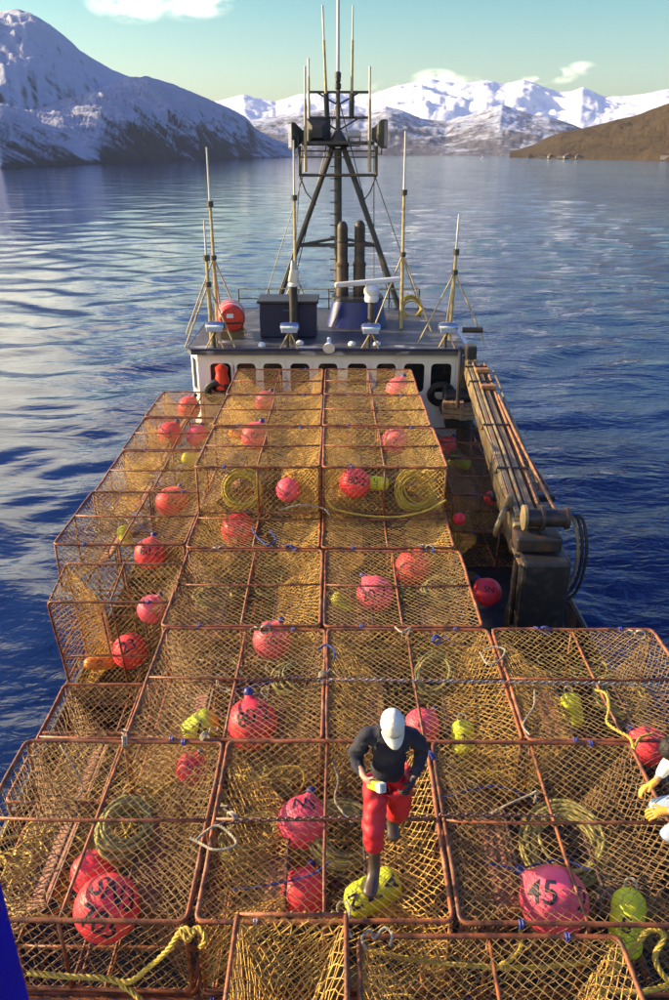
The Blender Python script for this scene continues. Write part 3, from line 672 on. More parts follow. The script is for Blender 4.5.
# tripod antennas
def tripod_ant(pxb, pxt, pyt, Y, joint, lab, spread=.75):
    b = at(pxb, 330, Y); b.z = ZR; t = at(pxt, pyt, Y)-b; root = empty('tripod_antenna', b)
    j = t*joint
    MB().tube([(0, 0, 0), j, t*.72], [.052, .044, .036], 8).build('pole', M['pole'], root, smooth=True)
    MB().tube([t*.71, t], [.03, .018], 6).build('whip', M['whip'], root, smooth=True)
    for a in (205, 335, 90): MB().tube([j, (spread*math.cos(R(a)), spread*math.sin(R(a)), 0)], .022, 6).build('strut', M['pole'], root, smooth=True)
    MB().lathe([(.085, -.07), (.085, .07)], 10, Matrix.Translation(t*.71)).build('clamp', M['mast'], root); MB().lathe([(.085, -.06), (.085, .06)], 10, Matrix.Translation(j)).build('clamp', M['mast'], root)
    tag(root, lab, 'antenna', 'antennas on braced poles on the roof')
tripod_ant(211, 204, 220, 19.9, .50, 'shorter braced pole antenna at the front left corner of the roof', .7)
tripod_ant(218, 206.5, 147, 21.6, .42, 'tall braced pole antenna behind the life raft at the left of the roof', .9)
tripod_ant(296, 293.5, 140, 22.2, .30, 'tall thin braced antenna rising behind the locker', .7)
tripod_ant(401, 405.5, 131, 21.9, .40, 'tall braced pole antenna right of the funnel', .9)
tripod_ant(450, 459, 214, 20.6, .55, 'braced pole antenna at the right side of the roof above the crane', .95)
# coils of yellow line hung on the back rail at the right
def coil_mesh(Rm, n, r, seed, flat=.5, squash=1.0, segs=26, sides=5):
    g = random.Random(seed); m = MB(); pts = []
    for k in range(n):
        rad = Rm*g.uniform(.72, 1.05); z0 = g.uniform(0, flat)*Rm*.5; ox, oy = g.uniform(-.1, .1)*Rm, g.uniform(-.1, .1)*Rm; ph = g.uniform(0, 6.28)
        for s in range(segs):
            a = 2*math.pi*s/segs; w = 1+.06*math.sin(2*a+ph)
            pts.append(Vector(((math.cos(a)*rad*w+ox), (math.sin(a)*rad*w+oy)*squash, z0+.035*Rm*math.sin(3*a+ph))))
    sm = []
    for i in range(len(pts)):
        a, b, c = pts[i-1] if i else pts[i], pts[i], pts[i+1] if i < len(pts)-1 else pts[i]; sm.append((a+b*2+c)/4)
    return m.tube(sm, r, sides)
o = coil_mesh(.32, 9, .022, 5).build('line_coil', M['rope_y'], None, at(411, 308, 23.9)+Vector((0, 0, .0)), True, (R(70), 0, R(10)))
tag(o, 'yellow line hung in a coil on the back rail of the roof', 'rope coil')
# fire-hose red bundle hung outside the left window, tyre fenders
m = MB(); g = random.Random(4)
m.lathe([(.05, -.32), (.16, -.28), (.19, -.05), (.15, .12), (.17, .28), (.06, .36)], 10, Matrix.Translation(at(222, 378, YF-.16))); o = m.build('survival_suit_bag', M['raft'], None, None, True)
tag(o, 'red bag hanging in front of the leftmost wheelhouse window', 'bag')
for i, (px, py, lab) in enumerate(((441, 394, 'black tyre fender leaning on the right of the wheelhouse front'), (218, 392, 'black tyre fender low on the left of the wheelhouse front'))):
    c = at(px, py, YF-.18); m = MB(); m.tube([(.27*math.cos(a), 0, .27*math.sin(a)) for a in np.linspace(0, 2*math.pi, 21)[:-1]], .10, 8, closed=True)
    tag(m.build('tyre_fender', M['rubber'], None, c, True, (R(14), 0, 0)), lab, 'tyre')

# ------------------------------------------------------------------ crab pots
def net_geo(fn, nu, nv, r, g, jit=.007):
    """diamond lattice of twine; fn(U, V) -> three arrays; every strand is a thin three sided bar"""
    u, v = np.meshgrid(np.linspace(0, 1, nu+1), np.linspace(0, 1, nv+1), indexing='ij')
    P = np.stack(fn(u, v), -1)
    j = g.normal(0, jit, P.shape); j[0] = j[-1] = 0; j[:, 0] = j[:, -1] = 0; P = P + j
    i, k = np.meshgrid(np.arange(nu), np.arange(nv), indexing='ij'); ev = (i+k) % 2 == 0
    A = np.where(ev[..., None], P[i, k], P[i+1, k]).reshape(-1, 3); B = np.where(ev[..., None], P[i+1, k+1], P[i, k+1]).reshape(-1, 3)
    d = B-A; L = np.linalg.norm(d, axis=1, keepdims=True); ok = L[:, 0] > 1e-5; A, B, d, L = A[ok], B[ok], d[ok], L[ok]; d = d/L
    ref = np.where(np.abs(d[:, 2:3]) < .8, np.array([[0, 0, 1.]]), np.array([[1., 0, 0]]))
    a = np.cross(d, ref); a /= np.linalg.norm(a, axis=1, keepdims=True); b = np.cross(d, a)
    V = np.zeros((len(A), 6, 3))
    for q in range(3):
        an = 2*math.pi*q/3; o = (a*math.cos(an)+b*math.sin(an))*r; V[:, q] = A+o-d*r*.4; V[:, q+3] = B+o+d*r*.4
    base = np.arange(len(A))[:, None]*6
    F = np.concatenate([base+np.array([[q, (q+1) % 3, (q+1) % 3+3, q+3]]) for q in range(3)], 0)
    return V.reshape(-1, 3), F
def net_mesh(name, parts, r, seed, jit=.007):
    g = np.random.default_rng(seed); Vs, Fs, off = [], [], 0
    for (fn, nu, nv) in parts:
        V, F = net_geo(fn, nu, nv, r, g, jit); Vs.append(V); Fs.append(F+off); off += len(V)
    return mesh_np(name, np.concatenate(Vs), np.concatenate(Fs), True)
def bil(a, b, c, d, sag=(0, 0, 0), wr=.0, ph=0.0):
    """bilinear sheet a-b / d-c, bellied by sag and rippled"""
    a, b, c, d, sag = [np.array(p, float) for p in (a, b, c, d, sag)]
    nrm = np.cross(b-a, d-a); nrm /= np.linalg.norm(nrm)
    def fn(u, v):
        w = np.sin(math.pi*u)*np.sin(math.pi*v)
        rp = wr*w*(np.sin(7*u+3*v+ph)+.7*np.sin(11*v-4*u+2.3*ph))
        return tuple((a[i]*(1-u)*(1-v)+b[i]*u*(1-v)+c[i]*u*v+d[i]*(1-u)*v) + sag[i]*w + nrm[i]*rp for i in range(3))
    return fn
hx, hy = PW/2, PD/2
NET = {'top': [], 'base': [], 'side': [], 'tunnel': []}
for k in range(4):
    NET['top'].append(net_mesh('top_net', [(bil((-hx, -hy, PH), (hx, -hy, PH), (hx, hy, PH), (-hx, hy, PH), (0, 0, -.03-.025*k), .014, k*1.7), 44, 44)], .0029, 10+k, .0055))
    NET['base'].append(net_mesh('base_net', [(bil((-hx, -hy, .02), (hx, -hy, .02), (hx, hy, .02), (-hx, hy, .02), (0, 0, .03), .02, k*2.1), 34, 34)], .0038, 20+k, .007))
    NET['side'].append(net_mesh('side_net', [(bil((-hx, -hy, 0), (hx, -hy, 0), (hx, -hy, PH), (-hx, -hy, PH), (0, .05, 0), .010, k*2.9), 40, 16)], .0032, 30+k, .006))
    ey, ex, e0, e1 = .50, .36, .30, .47
    a0, a1, a2, a3 = (-hx, -hy, .0), (-hx, hy, .0), (-hx, hy, PH), (-hx, -hy, PH); b0, b1, b2, b3 = (-ex, -ey, e0), (-ex, ey, e0), (-ex, ey, e1), (-ex, -ey, e1)
    NET['tunnel'].append(net_mesh('tunnel_net', [
        (bil(a0, a1, b1, b0, (0, 0, -.05), .022, k), 38, 16), (bil(a3, a2, b2, b3, (0, 0, -.12), .022, k+2.2), 38, 16),
        (bil(a0, a3, b3, b0, (0, .08, -.03), .015, k), 16, 20), (bil(a1, a2, b2, b1, (0, -.08, -.03), .015, k), 16, 20)], .0056, 40+k, .007))
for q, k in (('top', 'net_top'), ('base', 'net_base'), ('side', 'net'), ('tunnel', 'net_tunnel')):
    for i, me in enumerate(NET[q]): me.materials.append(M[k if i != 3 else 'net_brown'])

def rail_ring(z, g):
    pts = []; r = .07; hx_, hy_ = hx, hy
    for (sx, sy, a0) in ((1, 1, 0), (-1, 1, 90), (-1, -1, 180), (1, -1, 270)):
        for k in range(4):
            a = R(a0+k*30); pts.append(Vector((sx*(hx_-r)+r*math.cos(a), sy*(hy_-r)+r*math.sin(a), z)))
        nx, ny = {(1, 1): (-1, 1), (-1, 1): (-1, -1), (-1, -1): (1, -1), (1, -1): (1, 1)}[(sx, sy)]
        for t in (.25, .5, .75):
            p = Vector((sx*hx_, sy*hy_, z)).lerp(Vector((nx*hx_, ny*hy_, z)), t); pts.append(p+Vector((g.uniform(-.007, .007), g.uniform(-.007, .007), g.uniform(-.006, .006))))
    return pts
def rodmesh(name, pts, r, closed=False, n=6):
    m = MB(); m.tube(pts, r, n, closed); me = m.mesh(name); me.materials.append(M['rust'])
    me.polygons.foreach_set('use_smooth', [True]*len(me.polygons)); return me
g0 = random.Random(2)
RODS = {'top': [rodmesh('top_rail', rail_ring(PH, g0), ROD*1.15, True, 7) for _ in range(3)], 'base': rodmesh('base_rail', rail_ring(0, g0), ROD, True),
        'post': rodmesh('post', [(0, 0, ROD), (0, 0, PH/2), (0, 0, PH-ROD)], ROD),
        'barx': [rodmesh('crossbar', [(-hx+ROD, 0, 0), (-hx*.4, g0.uniform(-.01, .01), -.012), (hx*.4, g0.uniform(-.01, .01), -.014), (hx-ROD, 0, 0)], ROD*.9) for _ in range(3)],
        'bary': [rodmesh('crossbar', [(0, -hy+ROD, 0), (g0.uniform(-.01, .01), -hy*.4, -.012), (g0.uniform(-.01, .01), hy*.4, -.012), (0, hy-ROD, 0)], ROD*.9) for _ in range(3)]}
def eye_me():
    m = MB(); pts = [(-ex, -ey, e0), (-ex, ey, e0), (-ex, ey, e1), (-ex, -ey, e1)]
    m.tube(pts, .016, 6, True); me = m.mesh('tunnel_eye'); me.materials.append(M['chain']); return me
EYE = eye_me()
pl = MB(); pl.bbox((0, 0, 0), (.19, .98, .012), .004); PLATE = pl.mesh('tunnel_plate'); PLATE.materials.append(M['eye'])
tie = MB()
for a in range(2): tie.tube([(.03*math.cos(t), -.012+.024*a, .03*math.sin(t)) for t in np.linspace(0, 2*math.pi, 9)[:-1]], .008, 5, True)
TIE = tie.mesh('tape_wrap'); TIE.materials.append(M['tape'])
def child(name, me, parent, loc=(0, 0, 0), rot=(0, 0, 0)):
    o = bpy.data.objects.new(name, me); C.objects.link(o); o.parent = parent; o.location = loc; o.rotation_euler = rot; return o
def make_pot():
    p = empty('crab_pot')
    child('top_rail', RODS['top'][0], p); child('base_rail', RODS['base'], p)
    for (a, b) in ((-hx, -hy), (hx, -hy), (hx, hy), (-hx, hy)): child('corner_post', RODS['post'], p, (a*.985, b*.985, 0))
    for (a, b) in ((-hx, 0), (hx, 0), (0, -hy), (0, hy)): child('side_post', RODS['post'], p, (a, b, 0))
    child('top_crossbar', RODS['barx'][0], p, (0, 0, PH+.008)); child('top_crossbar', RODS['bary'][0], p, (0, 0, PH-.020))
    child('base_crossbar', RODS['barx'][1], p, (0, 0, 0)); child('base_crossbar', RODS['bary'][1], p, (0, 0, .03))
    child('top_net', NET['top'][0], p); child('base_net', NET['base'][0], p)
    child('side_net', NET['side'][0], p); child('side_net', NET['side'][1], p, (0, 0, 0), (0, 0, math.pi))
    for s in (0, math.pi):
        t = child('tunnel_net', NET['tunnel'][0], p, (0, 0, 0), (0, 0, s)); child('tunnel_eye', EYE, t)
        child('tunnel_plate', PLATE, t, (-ex-.12, .0, e0-.052), (0, R(-22), 0))
    for (x, y) in ((-.55, -hy), (.62, hy)): child('tape_wrap', TIE, p, (x, y, PH), (0, 0, R(90)))
    return p
PROTO = make_pot(); PTREE = tree_of(PROTO); first = [True]
POTS = []
NETN = {'top_net': 'top', 'base_net': 'base', 'side_net': 'side', 'tunnel_net': 'tunnel'}
def place_pot(cx, cy, ztop, label, group='crab pots stacked on the deck', rot=0.0, mat4=None, k=None, tree=None):
    p = PROTO if first[0] else copy_tree(PROTO, None, tree or PTREE)
    if first[0]: first[0] = False
    g = random.Random(len(POTS)*17+3)
    if mat4 is not None: p.location = mat4[0]; p.rotation_euler = mat4[1]
    else:
        p.location = (cx+g.uniform(-.012, .012), cy+g.uniform(-.012, .012), ztop-PH-.01+g.uniform(-.012, .012)); p.rotation_euler = (R(g.uniform(-.5, .5)), R(g.uniform(-.5, .5)), rot+R(g.uniform(-.5, .5)))
    for ch in kids_of(p):
        n = ch.name.split('.')[0]
        if n == 'top_net': ch.data = g.choice(NET['top'])
        elif n == 'base_net': ch.data = g.choice(NET['base'])
        elif n == 'side_net': ch.data = g.choice(NET['side'])
        elif n == 'tunnel_net': ch.data = g.choice(NET['tunnel'])
        elif n == 'top_rail': ch.data = g.choice(RODS['top'])
        elif n == 'top_crossbar': ch.data = g.choice(RODS['barx'] if 'barx' and ch.location.z > PH else RODS['bary'])
    tag(p, label, 'crab pot', group); POTS.append(p); return p
_cache = {}
def kids_of(p): return list(p.children)

G = 'crab pots stacked on the deck'
XL, XM, XR = -1.175, .94, 3.0
COL_L, COL_R, COL_RR, COL_LL = at(243, 740, 6.43).x, 0, 0, 0
cxl, cxr = -1.235+.06, .965          # two middle columns
def span(px0, px1, py, z):
    a, b = on(px0, py, z).x, on(px1, py, z).x; return (a+b)/2
# front row, three across
r1 = (on(330, 922, ZA).y+on(330, 741, ZA).y)/2
xm = span(208, 442, 830, ZA); step = 2.125
place_pot(xm-step, r1, ZA, 'rusty crab pot behind the blue column, holding the red buoy lettered SN3')
place_pot(xm, r1, ZA, 'rusty crab pot the man in the white cap is walking on')
place_pot(xm+step, r1, ZA, 'rusty crab pot holding the big pink buoy numbered 45 2')
# second row
r2 = r1+2.12; cxl, cxr = span(136, 323, 685, ZA), span(329, 503, 685, ZA)
0 and print('cols', xm, cxl, cxr, r1)
DX = PW/2+.028
def cols(px, py, z):
    x = on(px, py, z).x; return x-DX, x+DX
cxl, cxr = cols(324.5, 690, ZA)
place_pot(cxl, r2, ZA, 'rusty crab pot with the bright red buoy and yellow float')
place_pot(cxr, r2, ZA, 'rusty crab pot directly behind the man in the white cap, crossed by the chain')
place_pot(cxr+2.125, r2, ZA, 'rusty crab pot right of the chain end, with a yellow rope lying on top')
# third row
r3 = r2+2.16; cxl, cxr = cols(322.5, 590, ZA)
place_pot(cxl, r3, ZA, 'rusty crab pot two rows behind the front row, beside the pot standing on edge')
place_pot(cxr, r3, ZA, 'rusty crab pot holding the pink buoy numbered 20-7')
# fourth row, part under the raised pots
r4 = r3+2.19; cxl, cxr = cols(321.5, 530, ZA)
place_pot(cxl, r4, ZA, 'rusty crab pot half under the raised pots, with a dark red buoy, left of centre')
place_pot(cxr, r4, ZA, 'rusty crab pot half under the raised pots, empty top, right of centre')
for i in (1, 2, 3):
    for cx in (cxl, cxr):
        place_pot(cx, r4+2.2*i, ZA, 'rusty crab pot of the layer that carries the raised pots by the wheelhouse', G)
# port outboard column
cll = cxl-2.20
ys = [(on(120, 544, ZA).y+on(120, 492, ZA).y)/2]; ys += [ys[0]+2.18, ys[0]+4.40, ys[0]+6.62]
for (lx, ly), y, dz, lab in zip(((73, 517), (111, 467), (137, 429), (157.5, 400)), ys, (0, -.02, -.02, -.06), ('nearest flat crab pot of the left outer column, over the buoy numbered 80 7', 'rusty crab pot second from the near end of the left outer column of flat pots',
                                   'crab pot third from the near end of the left outer column, two red buoys inside', 'rusty crab pot at the far end of the left outer column beside the wheelhouse corner')):
    place_pot(on(lx, ly, ZA+dz).x+PW/2, y, ZA+dz, lab)
# the pot standing on edge: its base turned towards the camera, leaning a little
ytop = on(100, 598, ZA).y
XE = at(46, 598, ytop).x+PW/2
_r = (R(90+10), 0, 0); _m = Euler(_r).to_matrix()
E_ = place_pot(0, 0, 0, 'rusty crab pot standing on edge in the left outer column', G, mat4=(Vector((-2.27-hx*.84, ytop-.06, ZA-.03)) - _m @ Vector((0, hy, PH)), _r)); E_.scale = (.84, 1, 1)
# raised rows by the wheelhouse
yu = [13.06, 15.28, 17.52]
for j, y in enumerate(yu):
    ul, ur = cols(*((322, 448), (322.5, 410), (323.5, 381))[j], ZU)
    for cx, sd in ((ul, 'left'), (ur, 'right')):
        place_pot(cx, y, ZU-.015*j, {('left', 0): 'raised crab pot with a pink buoy and yellow coil behind its front net', ('right', 0): 'raised crab pot with the buoy numbered 80-2 behind its front net',
                  ('left', 1): 'raised crab pot in the middle of the left raised column', ('right', 1): 'raised crab pot in the middle of the right raised column',
                  ('left', 2): 'raised crab pot touching the wheelhouse, left of centre', ('right', 2): 'raised crab pot touching the wheelhouse, right of centre'}[(sd, j)])
# nearest pots under the photographer
yf = on(290, 905, ZA+.27).y; xf = on(292, 905, ZA+.27).x
place_pot(0, 0, 0, 'crab pot standing on edge at the bottom of the picture', G, mat4=(Vector((xf-PH/2, yf-hy-.05, ZA+.26-PW/2)), (0, R(90), 0)))
x0 = on(358, 940, ZA).x
place_pot(x0+PW/2, on(490, 938, ZA-.05).y-hy, ZA-.04, 'crab pot at the bottom right in front of the pink buoy numbered 45 2')
# buried layers: most webbing left out so the gaps between pots stay dark
BTREE = dict(PTREE); BTREE[PROTO] = [c for c in PTREE[PROTO] if c.name.split('.')[0] not in ('tunnel_net', 'base_net', 'top_net')]
low = [(xm-step, r1), (xm, r1), (xm+step, r1), (cxl, r2), (cxr, r2), (cxr+2.125, r2), (cxl, r3), (cxr, r3), (cxl, r4), (cxr, r4), (cll+.38, r4), (cll+.38, r4+2.2), (cll+.38, r4+4.4), (cll+.38, r4+6.6), (xm+.6, r1-2.15), (xm+2.75, r1-2.15), (xm-1.55, r1-2.15)]
for (x, y) in low: place_pot(x, y, ZB, 'rusty crab pot buried in the layer under the top pots', 'crab pots buried under the top layer', tree=BTREE)
for (x, y) in low[:6]+[(cll+.42, r3)]: place_pot(x, y, ZB-.885, 'rusty crab pot in the bottom layer on the deck', 'crab pots in the bottom layer', tree=BTREE)
# lower port pot in front of the standing one
place_pot(on(65, 683, ZB).x+PW/2+.0, on(65, 684, ZB).y-hy, ZB, 'lower crab pot in front of the one standing on edge, at the left rail')
# lower starboard pots beside the crane, their shade put into browner nets
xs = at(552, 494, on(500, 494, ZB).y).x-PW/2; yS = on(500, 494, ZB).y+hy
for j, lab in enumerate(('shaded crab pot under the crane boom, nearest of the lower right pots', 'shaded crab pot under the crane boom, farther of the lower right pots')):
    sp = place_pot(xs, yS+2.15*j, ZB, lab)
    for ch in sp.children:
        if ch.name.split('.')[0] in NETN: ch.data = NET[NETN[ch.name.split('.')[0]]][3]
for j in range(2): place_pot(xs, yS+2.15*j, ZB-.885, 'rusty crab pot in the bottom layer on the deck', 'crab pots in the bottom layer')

# ------------------------------------------------------------------ buoys
def lettering_mesh(text, size, rad, ry=None):
    cu = bpy.data.curves.new('lettering', 'FONT'); cu.body = text; cu.size = size; cu.align_x = 'CENTER'; cu.align_y = 'CENTER'; cu.space_line = .95; cu.offset = size*.010
    o = bpy.data.objects.new('lettering_source', cu); C.objects.link(o)
    dg = bpy.context.evaluated_depsgraph_get(); me = bpy.data.meshes.new_from_object(o.evaluated_get(dg)); bpy.data.objects.remove(o)
    bm = bmesh.new(); bm.from_mesh(me); bmesh.ops.triangulate(bm, faces=bm.faces[:])
    for _ in range(3):
        ed = [e for e in bm.edges if e.calc_length() > .035]
        if not ed: break
        bmesh.ops.subdivide_edges(bm, edges=ed, cuts=1); bmesh.ops.triangulate(bm, faces=[f for f in bm.faces if len(f.verts) > 3])
    for v in bm.verts:
        lo, la = v.co.x/rad, v.co.y/rad
        v.co = Vector((math.sin(lo)*math.cos(la), -math.cos(lo)*math.cos(la), math.sin(la)))*rad*1.008
    bm.to_mesh(me); bm.free(); me.name = 'lettering'; me.materials.clear(); me.materials.append(M['ink']); return me
UNIT = {}
def sphere_prof(r, n=14, neck=True):
    pr = [(r*math.sin(math.pi*i/n), -r*math.cos(math.pi*i/n)) for i in range(n)]
    pr[0] = (.001, -r)
    return pr
def buoy(px, py, z, dia_px, label, text=None, tsize=.17, roll=0, turn=0, tilt=0, mt='red', knob=(.5, .2, .9), Y=None, group='round buoys in and among the pots'):
    c = at(px, py, Y) if Y is not None else on(px, py, z)
    depth = (CM.inverted() @ (c-Vector((0, 0, ZC)))).z*-1; r = min(dia_px/2/FPX*depth, .30)
    root = empty('buoy', c)
    m = MB(); n = 16; pr = [(max(.001, r*math.sin(math.pi*i/n)), -r*math.cos(math.pi*i/n)) for i in range(n-1)]
    pr += [(r*.20, r*1.03), (r*.16, r*1.16), (r*.10, r*1.2)]
    kd = Vector(knob).normalized(); q = kd.to_track_quat('Z', 'Y').to_matrix().to_4x4()
    m.lathe(pr, 24, q); m.build('float', M[mt], root, smooth='full')
    e_ = MB(); e_.lathe([(r*.17, r*1.10), (r*.20, r*1.16), (r*.20, r*1.26), (r*.13, r*1.36), (.002, r*1.38)], 12, q); e_.build('knob', M['blue_knob'], root, smooth=True)
    if text:
        me = lettering_mesh(text, tsize*r/.26, r)
        o = child('lettering', me, root)
        v = (Vector((0, 0, ZC))-c).normalized(); qq = (-v).to_track_quat('Y', 'Z').to_matrix()
        o.rotation_euler = (qq @ Matrix.Rotation(R(turn), 3, 'Z') @ Matrix.Rotation(R(-tilt), 3, 'X') @ Matrix.Rotation(R(roll), 3, 'Y')).to_euler()
    q_ = random.Random(px*31+py); root.scale = (1+q_.uniform(-.04, .04), 1+q_.uniform(-.04, .04), 1+q_.uniform(-.05, .03)); root.rotation_euler = (0, R(q_.uniform(-6, 6)), 0)
    tag(root, label, 'buoy', group); return root
iA, iU = ZA-.36, ZU-.40
buoy(107, 908, ZA-.33, 64, 'large red buoy lettered SN3 in the pot behind the blue column', 'SN3\n705', .26, 38, -4, 0, 'red', (-.3, -.2, -1))
buoy(93, 873, ZA-.50, 44, 'red buoy tucked behind the large red one lettered SN3', None, mt='red', knob=(.3, .5, .8))
buoy(193, 769, ZA-.40, 34, 'red buoy in the top right corner of the pot behind the blue column', 'NS', .15, 20, mt='red')
buoy(303, 822, ZA-.38, 50, 'pinkish red buoy with dark lettering on top, left of the walking man', 'NS', .20, 8, 0, 45, 'pink', (.2, .6, .7))
buoy(303, 893, ZA-.62, 46, 'dark red buoy deep in the pot, below the buoy left of the man', None, mt='red', knob=(.2, .6, .3))
buoy(252, 724, ZA-.34, 54, 'bright red buoy beside a yellow float, in the second row of pots', '80 Z', .20, -10, 10, 18, 'red', (-.1, .5, .9))
buoy(272, 640, ZA-.40, 40, 'faded red buoy at the far side of the pot, behind the coil of grey line', '5N', .14, 10, mt='pink')
buoy(422, 727, ZA-.38, 38, 'magenta pink buoy partly hidden behind the walking man', '01', .14, 60, mt='pink', knob=(.6, .6, .5))
buoy(554, 901, ZA-.31, 68, 'largest pink buoy, numbered 45 2, in the right front pot', '45  2', .25, -10, 4, 10, 'pink', (-.6, .5, .2))
buoy(648, 746, ZA-.36, 40, 'red buoy at the end of the yellow rope, beside the crouching man', None, mt='red', knob=(-.6, .4, .5))
buoy(375, 594, ZA-.34, 38, 'pinkish red buoy numbered 20-7', '20-7', .21, -12, 0, 0, 'pink', (-.5, .6, .7))
buoy(413, 568, ZA-.45, 38, 'dark red buoy behind the one numbered 20-7', 'S', .14, mt='red')
buoy(487, 592, ZB-.35, 29, 'red buoy lying in the dark gap before the crane head', 'SN', .15, 5, 10, 10, mt='red', knob=(-.5, .4, .7))
buoy(130, 651, 0, 36, 'red buoy marked 23 inside the pot standing on edge', '23', .24, -15, 0, 15, 'red', (.2, .3, -1), Y=ytop+.56)
buoy(150, 554, ZA-.36, 32, 'red buoy numbered 80 7 behind the front net of the left outer column', '80 7', .19, 10, 0, 8, 'red', (.2, .4, .9))
buoy(152, 609, 0, 30, 'pale red buoy above the one marked 23, seen through the net', None, mt='pink', Y=ytop+.50)
buoy(172, 502, ZA-.40, 34, 'red buoy lying on the joint between two left outer pots', 'SN', .13, 12, mt='red')
buoy(170, 435, ZA-.40, 28, 'red buoy, larger of the two in the third left outer pot', '5', .16, 0, mt='red')
buoy(197, 436, ZA-.44, 22, 'red buoy, smaller of the two in the third left outer pot', None, mt='pink')
buoy(189, 408, ZA-.38, 26, 'red buoy in the farthest left outer pot by the wheelhouse', 'N', .16, 0, mt='red')
buoy(238, 530, ZA-.38, 34, 'dark red buoy under the front of the left raised pot', 'SN', .14, 10, mt='red')
buoy(255, 436, ZU-.30, 28, 'pink red buoy on the joint of the left raised pots', '07', .14, 15, mt='pink')
buoy(288, 490, 0, 25, 'pink buoy behind the front net of the left raised pot', 'SN', .12, -15, 0, -20, 'pink', (.1, .2, -1), Y=12.32)
buoy(265, 401, ZU-.34, 20, 'small red buoy in the middle left raised pot', None, mt='pink')
buoy(355, 483, 0, 31, 'coral buoy numbered 80-2 behind the front net of the right raised pot', '80-2', .18, 8, 8, 8, 'red', (-.3, .4, .8), Y=12.34)
buoy(395, 441, ZU-.34, 27, 'pink red buoy in the right raised pot behind the one numbered 80-2', 'Z', .14, 0, mt='pink')
buoy(398, 389, ZU-.36, 24, 'faded pink buoy in the right raised pot touching the wheelhouse', None, mt='pink')
buoy(441, 413, ZB-.25, 20, 'pink buoy in the shaded corner right of the raised pots', None, mt='pink')
buoy(447, 446, ZB-.30, 20, 'red buoy in the shaded pots under the crane boom', None, mt='red')
buoy(491, 498, ZB-.45, 14, 'small red buoy below the crane boom in the shade', None, mt='red', Y=15.1)
buoy(459, 519, ZB-.8, 13, 'small dark red buoy deep in the gap left of the crane', None, mt='red', Y=13.4)
def float_(px, py, z, len_px, w_px, ang, label, text=None, mt='yellow', Y=None, tsize=.13, lift=0.0):
    """ribbed foam float lying across the view; ang = its turn about the line of sight"""
    c = at(px, py, Y) if Y is not None else on(px, py, z)
    depth = (CM.inverted() @ (c-Vector((0, 0, ZC)))).z*-1; L, r = len_px/FPX*depth, w_px/2/FPX*depth
    root = empty('foam_float', c); m = MB(); pr = [(.001, -L/2), (r*.5, -L*.49), (r*.82, -L*.44)]
    for i in range(9): pr.append((r*(1.0 if i % 2 else .955), -L*.38+L*.66*i/8))
    pr += [(r*.85, L*.38), (r*.5, L*.46), (.001, L*.5)]
    v = (Vector((0, 0, ZC))-c).normalized(); qq = (-v).to_track_quat('Y', 'Z').to_matrix() @ Matrix.Rotation(R(-ang), 3, 'Y')
    qq = qq @ Matrix.Rotation(R(lift), 3, 'X')
    m.lathe(pr, 18, qq.to_4x4()); m.build('foam', M[mt], root, smooth=True)
    e_ = MB(); e_.tube([qq @ Vector((.05*math.cos(t), 0, L*.5+.02+.05*math.sin(t))) for t in np.linspace(0, 6.28, 10)[:-1]], .012, 5, True); e_.build('rope_loop', M['rope_w'], root, smooth=True)
    if text:
        me = lettering_mesh(text, tsize*r/.13, r)
        for vv in me.vertices:
            p = vv.co; la = math.asin(max(-1, min(1, p.z/(r*1.012)))); h = math.hypot(p.x, p.y) or 1
            vv.co = (p.x/h*r*1.03, p.y/h*r*1.03, la*r*1.012)
        o = child('lettering', me, root); o.rotation_euler = (qq @ Matrix.Rotation(R(90), 3, 'Z')).to_euler() if False else (qq).to_euler()
    tag(root, label, 'float', 'foam floats in the pots'); return root
def float_text_side(o): pass
float_(372, 893, ZA-.28, 60, 34, -62+180, 'yellow green float lettered in black under the man\'s front boot', 'N\nN\nA', tsize=.17, lift=6)
float_(627, 922, ZA-.36, 66, 34, 6, 'yellow green bullet shaped float right of the pink buoy numbered 45 2', 'S', lift=12, tsize=.16)
float_(201, 727, ZA-.38, 36, 30, -60, 'yellow float left of the bright red buoy in the second row', 'N', lift=10, tsize=.14)
float_(463, 737, ZA-.40, 34, 24, 8, 'yellow green float in the pot right of the walking man', '3', lift=10, tsize=.14)
float_(572, 709, ZA-.42, 34, 20, 20, 'ribbed yellow float under the yellow rope in the far right pot', None, lift=15)
float_(376, 483, 0, 26, 14, 86, 'yellow cylinder float right of the buoy numbered 80-2', 'LUC', Y=12.40, tsize=.10)
float_(125, 536, ZA-.35, 22, 13, 10, 'small yellow float left of the buoy numbered 80 7', None)
float_(100, 663, 0, 32, 14, 82, 'orange float marked O inside the pot standing on edge', 'O', mt='orange', Y=ytop+.52, tsize=.14)
float_(192, 460, ZA-.40, 22, 14, 70, 'yellow float in the second left outer pot', None)
float_(343, 602, ZA-.42, 26, 15, 60, 'olive yellow float left of the buoy numbered 20-7', None)
float_(238, 434, ZU-.36, 20, 10, 80, 'orange yellow float beside the buoy on the raised pot joint', None, mt='orange')
float_(104, 857, ZA-.42, 26, 14, 70, 'small yellow green float above the large red buoy lettered SN3', None)
float_(446, 427, ZB-.35, 24, 12, 80, 'yellow float in the shaded pots right of the raised pots', None)
float_(459, 462, ZB-.35, 24, 12, 80, 'yellow float in the shade under the crane boom', None)

